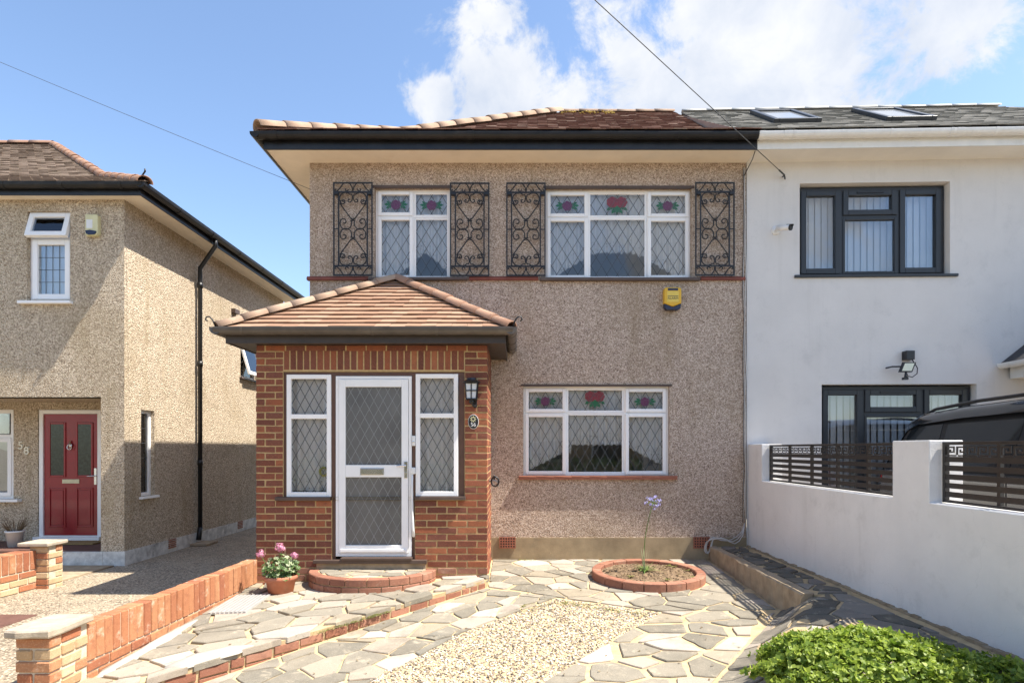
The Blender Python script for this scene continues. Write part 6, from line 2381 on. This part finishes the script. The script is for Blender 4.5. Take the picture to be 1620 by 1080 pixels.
gl_, gs_ = MB(), MB()
rgm = random.Random(13)
for i in range(300):
    a, r_ = rgm.uniform(0, 6.28), .17 * math.sqrt(rgm.random())
    h = .15 + rgm.uniform(.0, 1) * (.24 - .5 * r_)
    c = Vector((PT[0] + math.cos(a) * r_ * 1.1, PT[1] + math.sin(a) * r_, pz + h))
    lobed(gl_, c, (math.cos(a) * .5, math.sin(a) * .5 - .35, .8), rgm.uniform(.018, .034), 5, rgm)
part('leaves', gl_, LEAF_G, ge)
vl = MB()
for i in range(110):
    a, r_ = rgm.uniform(0, 6.28), .16 * math.sqrt(rgm.random())
    c = Vector((PT[0] + math.cos(a) * r_ * 1.1, PT[1] + math.sin(a) * r_ - .02, pz + .17 + rgm.uniform(0, 1) * (.24 - .5 * r_)))
    lobed(vl, c, (math.cos(a) * .5, math.sin(a) * .5 - .45, .8), rgm.uniform(.016, .028), 5, rgm)
part('pale_leaves', vl, leafmat('variegated_leaf', (.34, .40, .20), (.50, .54, .34)), ge)
for (dx, dz, s_) in ((-.205, .40, .055), (.0, .47, .058), (.02, .455, .045), (.155, .385, .05)):
    head = Vector((PT[0] + dx, PT[1] - .03, pz + dz))
    gs_.tube([(PT[0] + dx * .3, PT[1], pz + .15), (PT[0] + dx * .7, PT[1] - .02, pz + dz * .7), head], .0035, 5)
    fm2 = MB()
    for i in range(60):
        d = Vector((rgm.gauss(0, 1), rgm.gauss(0, 1), rgm.gauss(.2, .8))).normalized()
        lobed(fm2, head + d * s_ * rgm.uniform(.5, 1) * .9, d, rgm.uniform(.010, .017), 4, rgm, .1)
    part('bloom', fm2, PETAL_P, ge)
part('stems', gs_, STEM, ge)

# ------------------------------------------------------------------ leafy bedding plants at the front right
def mound(name, label, c, rad, n, seed, pot):
    rr = random.Random(seed)
    t = thing(name, label, 'shrub', (c[0], c[1], c[2] - .2), 'bright green bedding plants')
    m = MB()
    for i in range(n):
        d = Vector((rr.gauss(0, 1), rr.gauss(0, 1), abs(rr.gauss(0, 1)) + .05)).normalized()
        k_ = 1 - abs(rr.gauss(0, .13)) + .07 * math.sin(d.x * 9) + .06 * math.sin(d.y * 13 + d.z * 7) + (.10 * rr.random() if rr.random() < .08 else 0)
        p = Vector((c[0] + d.x * rad[0] * k_, c[1] + d.y * rad[1] * k_, c[2] + d.z * rad[2] * k_))
        nn = Vector((d.x * .6 + rr.gauss(0, .35), d.y * .6 + rr.gauss(0, .35), d.z + .35))
        # a sprig: a few narrow lobes on a short stalk
        for q in range(3):
            lobed(m, p + Vector((rr.uniform(-.02, .02), rr.uniform(-.02, .02), rr.uniform(-.012, .02))), nn + Vector((rr.gauss(0, .6), rr.gauss(0, .6), 0)), rr.choice((rr.uniform(.010, .02), rr.uniform(.018, .034))), rr.choice((3, 3, 4)), rr, rr.uniform(.2, .8))
    part('foliage', m, LEAF, t)
    st = MB()
    for i in range(46):
        a = rr.uniform(0, 6.28)
        k_ = rr.uniform(.2, .85)
        st.tube([(c[0], c[1], c[2] - .16), (c[0] + math.cos(a) * rad[0] * k_ * .6, c[1] + math.sin(a) * rad[1] * k_ * .6, c[2] + rad[2] * .3), (c[0] + math.cos(a) * rad[0] * k_, c[1] + math.sin(a) * rad[1] * k_, c[2] + rad[2] * (1 - k_ * .6))], [.008, .005, .003], 5)
    part('stems', st, TWIG, t)
    return t


mound('leafy_shrub', 'large mound of bright green lobed leaves in the terracotta trough', (2.10, 3.62, .07), (.68, .47, .25), 2900, 3, True)
mound('leafy_shrub', 'smaller mound of bright green leaves beside the large one, near the white wall', (2.70, 3.40, .02), (.46, .40, .21), 1500, 4, True)
tr = thing('planter_trough', 'terracotta trough under the large green shrub', 'planter', (2.1, 3.55, 0))
part('trough', MB().lathe([(0, -.15), (.46, -.15), (.54, .02), (.58, .03), (.58, .075), (.52, .075), (.50, .02), (0, .02)], (2.10, 3.60, 0), 40, 1.0, .62), TERRA, tr, True)
part('soil', MB().lathe([(0, .045), (.515, .035)], (2.10, 3.60, 0), 30, 1.0, .62), SOIL, tr)
t2 = thing('planter_bowl', 'terracotta bowl under the smaller green shrub', 'planter', (2.7, 3.4, 0))
part('bowl', MB().lathe([(0, -.2), (.28, -.2), (.38, .03), (.40, .05), (.36, .05), (0, .02)], (2.70, 3.40, 0), 30), TERRA, t2, True)

# tufts of grass in the paving joints
tf = MB()
rt2 = random.Random(77)


def tuft(x, y, z, n, L, spread):
    for i in range(n):
        a = rt2.uniform(0, 6.28)
        blade(tf, (x + rt2.gauss(0, spread), y + rt2.gauss(0, spread), z), (math.cos(a), math.sin(a), rt2.uniform(.4, 1.6)), rt2.uniform(.4, 1) * L, .0035, .5, 3)


for i in range(22):
    s_ = rt2.choice((rt2.gauss(1.45, .09), rt2.gauss(1.75, .12)))
    p = ea + eu * s_
    tuft(p.x + .0, p.y - .005, g_ter(p.x, p.y) - .035, 16, .055, .02)
for i in range(30):
    f_ = rt2.random()
    x, y = .42 + .8 * f_, 6.22 - .47 * f_
    tuft(x, y - .06 - abs(rt2.gauss(0, .05)), g_low(x, y) - .005, 12, .03, .02)
for i in range(14):
    x, y = .1 + rt2.gauss(0, .12), 5.98 + rt2.gauss(0, .08)
    tuft(x, y, g_low(x, y), 12, .035, .02)
for i in range(9):
    x = rt2.gauss(.12, .10)
    tuft(x, 7.89, .0, 10, .03, .015)
for i in range(110):
    x, y = rt2.uniform(-.2, 2.4), rt2.uniform(4.2, 7.85)
    if (x - BC[0]) ** 2 + (y - BC[1]) ** 2 > .5:
        tuft(x, y, g_low(x, y) - .012, 4, .022, .01)
gs = link('grass', tf.mesh('grass', GRASS))
gs['kind'] = 'stuff'
gs['label'] = 'small tufts of grass and weeds growing in the paving joints'
gs['category'] = 'grass'

# white splashes of cement on the terrace edge
sp = MB()
rsp = random.Random(9)


def splat(pts, fn, h):
    i = len(sp.v)
    cx, cy = sum(p[0] for p in pts) / len(pts), sum(p[1] for p in pts) / len(pts)
    P = []
    for a, b in zip(pts, pts[1:] + pts[:1]):
        for t in (0, .33, .66):
            P.append((a[0] + (b[0] - a[0]) * t + rsp.uniform(-.012, .012), a[1] + (b[1] - a[1]) * t + rsp.uniform(-.012, .012)))
    n = len(P)
    for sc, dz in ((1, -.004), (.93, h * .7), (.6, h)):
        for x, y in P:
            xx, yy = cx + (x - cx) * sc, cy + (y - cy) * sc
            sp.v.append((xx, yy, fn(xx, yy) + dz + rsp.uniform(-.002, .002)))
    for j in range(2):
        for q in range(n):
            r = (q + 1) % n
            sp.f.append((i + j * n + q, i + j * n + r, i + (j + 1) * n + r, i + (j + 1) * n + q))
    sp.f.append(tuple(i + 2 * n + q for q in range(n)))


splat([(-2.12, 4.66), (-2.05, 4.80), (-2.22, 4.82), (-2.48, 4.62), (-2.55, 4.42), (-2.40, 4.38)], g_ter, .024)
splat([(-2.98, 4.3), (-2.90, 4.3), (-2.84, 5.0), (-2.88, 5.55), (-2.94, 5.5), (-2.965, 4.9)], g_ter, .022)
tag(link('cement_patch', sp.mesh('cement_patch', simple('white_cement', (.40, .37, .32), .9, .08, 12, .5, 60), True)), 'white cement patches smeared along the terrace edge and wall foot', 'cement')

# ------------------------------------------------------------------ parked car behind the fence
car = thing('parked_car', 'black sport utility car with roof rails parked behind the slatted fence', 'car', (5.30, 4.8, 0))
CX, HWD = 5.32, 0.97
RE, FE = 7.30, 2.45           # rear (by the house) and front ends along y
body = MB()
# stations: y, half width low, belt z, bottom z
lo_pts = [(RE - .02, .55), (RE + .02, .80), (RE - .02, 1.02), (RE - .10, 1.22), (4.2, 1.20), (3.75, 1.17), (2.75, 1.06), (2.50, .95), (FE, .70), (FE + .05, .42), (2.85, .34)]
def arch(yc, r_=.42):
    return [(yc + math.cos(a) * -r_, .36 + math.sin(a) * r_) for a in [math.pi * q / 8 for q in range(9)]]
outline = lo_pts + arch(3.40) + [(4.0, .28), (5.7, .28)] + arch(6.28) + [(RE - .35, .36)]
nO = len(outline)
for k_, (sx, ins) in enumerate(((-1, 0), (-1, .06), (1, .06), (1, 0))):
    for (y, z) in outline:
        inset = (.05 if ins == 0 else 0)
        wx = HWD - (0.0 if ins else .0)
        yy = y
        x = CX + sx * (HWD - (0.0 if (k_ in (0, 3)) else .0))
        body.v.append((x, yy, z))
body.v = body.v[:nO] + body.v[-nO:]
body.f.append(tuple(range(nO)))
body.f.append(tuple(range(nO, 2 * nO))[::-1])
for q in range(nO):
    r = (q + 1) % nO
    body.f.append((q, nO + q, nO + r, r))
part('body', body, CAR, car, bevel=0.05)
# greenhouse: lofted roof shell and pillars
def hwz(z):
    return HWD - .03 - (z - 1.2) * .36
def gh(y, z, s_):
    return (CX + s_ * hwz(z), y, z)
rl = [(RE - .04, 1.22), (RE - .16, 1.50), (RE - .26, 1.80), (RE - .46, 1.865), (6.2, 1.905), (5.4, 1.925), (4.9, 1.918), (4.45, 1.88), (4.26, 1.82), (3.95, 1.50), (3.62, 1.20)]
rf_ = MB()
for (y, z) in rl[2:9]:
    w_ = hwz(1.72) + .01
    for f_, dz in ((-1.02, -.15), (-1.0, -.085), (-.93, -.03), (-.6, .0), (0, .012), (.6, .0), (.93, -.03), (1.0, -.085), (1.02, -.15)):
        rf_.v.append((CX + f_ * w_, y, z + dz))
for i in range(6):
    for j in range(8):
        a = i * 9 + j
        rf_.f.append((a, a + 9, a + 10, a + 1))
part('roof', rf_, CAR, car, True)
inside_ = MB()
for s_ in (-1, 1):
    g1 = [gh(y, z, s_) for y, z in ((RE - .06, 1.2), (RE - .30, 1.70), (6.2, 1.775), (5.4, 1.795), (4.4, 1.75), (3.7, 1.2))]
    inside_.face(*[(x - s_ * .012, y, z) for x, y, z in g1])
inside_.face(gh(RE - .06, 1.2, -1), gh(RE - .06, 1.2, 1), gh(RE - .30, 1.74, 1), gh(RE - .30, 1.74, -1))
inside_.face(gh(3.65, 1.2, -1), gh(3.65, 1.2, 1), gh(4.30, 1.75, 1), gh(4.30, 1.75, -1))
part('pillars', inside_, CAR_TRIM, car)
for s_ in (-1, 1):
    for (ya, yb_, yc_, yd_) in ((RE - .20, 6.42, 6.48, RE - .34), (6.36, 5.42, 5.44, 6.40), (5.34, 4.10, 4.55, 5.36)):
        o = part('side_window', MB().prism([(ya, 1.255), (yb_, 1.255), (yc_, 1.715), (yd_, 1.70)], 0, .006, 'x'), simple('dark_window_glass', (.012, .014, .016), .05, .02, 2) if 'dark_window_glass' not in MATS else MATS['dark_window_glass'], car)
        an = math.atan(.36) * s_
        o.data = o.data.copy()
        for v in o.data.vertices:
            v.co.x += CX + s_ * (hwz(v.co.z) + (.002 if s_ > 0 else -.008))
part('rear_window', MB().face((CX - .78, RE - .045, 1.26), (CX + .78, RE - .045, 1.26), (CX + .68, RE - .27, 1.70), (CX - .68, RE - .27, 1.70)), MATS['dark_window_glass'], car)
part('windscreen', MB().face((CX - .80, 3.66, 1.23), (CX + .80, 3.66, 1.23), (CX + .68, 4.25, 1.74), (CX - .68, 4.25, 1.74)), MATS['dark_window_glass'], car)
for s_ in (-1, 1):
    part('roof_rail', MB().tube([(CX + s_ * .66, RE - .46, 1.845), (CX + s_ * .66, RE - .58, 1.88), (CX + s_ * .66, 6.1, 1.925), (CX + s_ * .66, 5.2, 1.945), (CX + s_ * .66, 4.80, 1.935), (CX + s_ * .66, 4.62, 1.89)], .018, 8), CAR_TRIM, car, True)
    part('tail_light', MB().box(CX + s_ * .82 - .10, CX + s_ * .82 + .10, RE - .05, RE + .035, .80, 1.15), REDL, car, bevel=0.03)
    part('headlight', MB().box(CX + s_ * .74 - .15, CX + s_ * .74 + .15, FE - .01, FE + .2, .78, .92), LAMPGLASS, car, bevel=0.03)
    part('door_mirror', MB().box(CX + s_ * 1.06 - .09, CX + s_ * 1.06 + .09, 4.05, 4.18, 1.18, 1.33), CAR, car, bevel=0.03)
    for yc_ in (3.40, 6.28):
        w_ = part('wheel', MB().lathe([(.20, -.11), (.34, -.11), (.365, -.08), (.37, 0), (.365, .08), (.34, .11), (.20, .11)], (0, 0, 0), 28), RUBBER, car, True)
        w_.matrix_basis = Matrix.Translation((CX + s_ * .86, yc_, .37)) @ Matrix.Rotation(R(90), 4, 'Y')
        part('rim', MB().lathe([(0, .10), (.06, .105), (.20, .085), (.225, .10), (.225, -.1), (0, -.1)], (0, 0, 0), 24), RIM, w_, True)
part('spoiler', MB().prism([(RE - .20, 1.71), (RE - .50, 1.80), (RE - .50, 1.76), (RE - .26, 1.70)], CX - .66, CX + .66, 'x'), CAR_TRIM, car, bevel=0.01)

# ------------------------------------------------------------------ house across the street, mirrored in the window panes
oh = thing('facing_house', 'brick house across the street mirrored faintly in the living-room window', 'house', (0, -19, -.5))
ow = MB().box(-15, 15, -24, -18, -.55, 5.0)
part('wall', ow, BRICK_STK, oh)
part('roof', MB().prism([(-24.4, 4.98), (-17.6, 4.98), (-21, 7.9)], -15.4, 15.4, 'x'), TILE_LEFT, oh)
for i in range(8):
    for z0 in (.6, 3.1):
        x0 = -13.6 + i * 3.6
        w_ = part('window', MB().frame(x0, x0 + 1.9, z0, z0 + 1.3, .08, -18.03, -17.95), PVC, oh)
        part('pane', MB().box(x0 + .08, x0 + 1.82, -17.99, -17.98, z0 + .08, z0 + 1.22), MATS['dark_window_glass'], w_)
hd_ = thing('clipped_hedge', 'clipped green hedge across the street mirrored low in the windows', 'hedge', (0, -11, -.5))
hm = MB()
rh_ = random.Random(55)
for i in range(5200):
    x, z = rh_.uniform(-13, 13), rh_.uniform(-.5, .95)
    lobed(hm, Vector((x, -10.4 - rh_.uniform(0, .7) * (1 if z < .8 else 1), z)), (rh_.gauss(0, .6), 1, rh_.gauss(.3, .5)), rh_.uniform(.06, .13), 3, rh_)
part('foliage', hm, LEAF_G, hd_)

# fallen leaves and crumbs on the paving
lt = MB()
rl_ = random.Random(91)
for i in range(260):
    x, y = rl_.uniform(-2.7, 2.45), rl_.uniform(4.2, 7.85)
    if y > 6.75 and x < -.35:
        continue
    on_t = (y - 6.70) > 1.097 * (x + .30)
    z = (g_ter(x, y) if on_t else g_low(x, y)) + .012
    lobed(lt, Vector((x, y, z)), (rl_.gauss(0, .3), rl_.gauss(0, .3), 1), rl_.uniform(.005, .014), 3, rl_, .3)
o = link('leaf_litter', lt.mesh('leaf_litter', LEAF_D))
o['kind'] = 'stuff'
o['label'] = 'scattered dry leaf scraps lying on the crazy paving'
o['category'] = 'leaves'
# thin seals and seams on the car
for s_ in (-1, 1):
    part('window_seal', MB().tube([(CX + s_ * (HWD - .015), RE - .12, 1.235), (CX + s_ * (HWD - .012), 5.4, 1.235), (CX + s_ * (HWD - .015), 3.8, 1.225)], .012, 6), RIM, car, True)
    for y in (6.40, 5.38):
        part('door_seam', MB().box(CX + s_ * HWD - .003, CX + s_ * HWD + .003, y - .006, y + .006, .42, 1.20), CAR_TRIM, car)
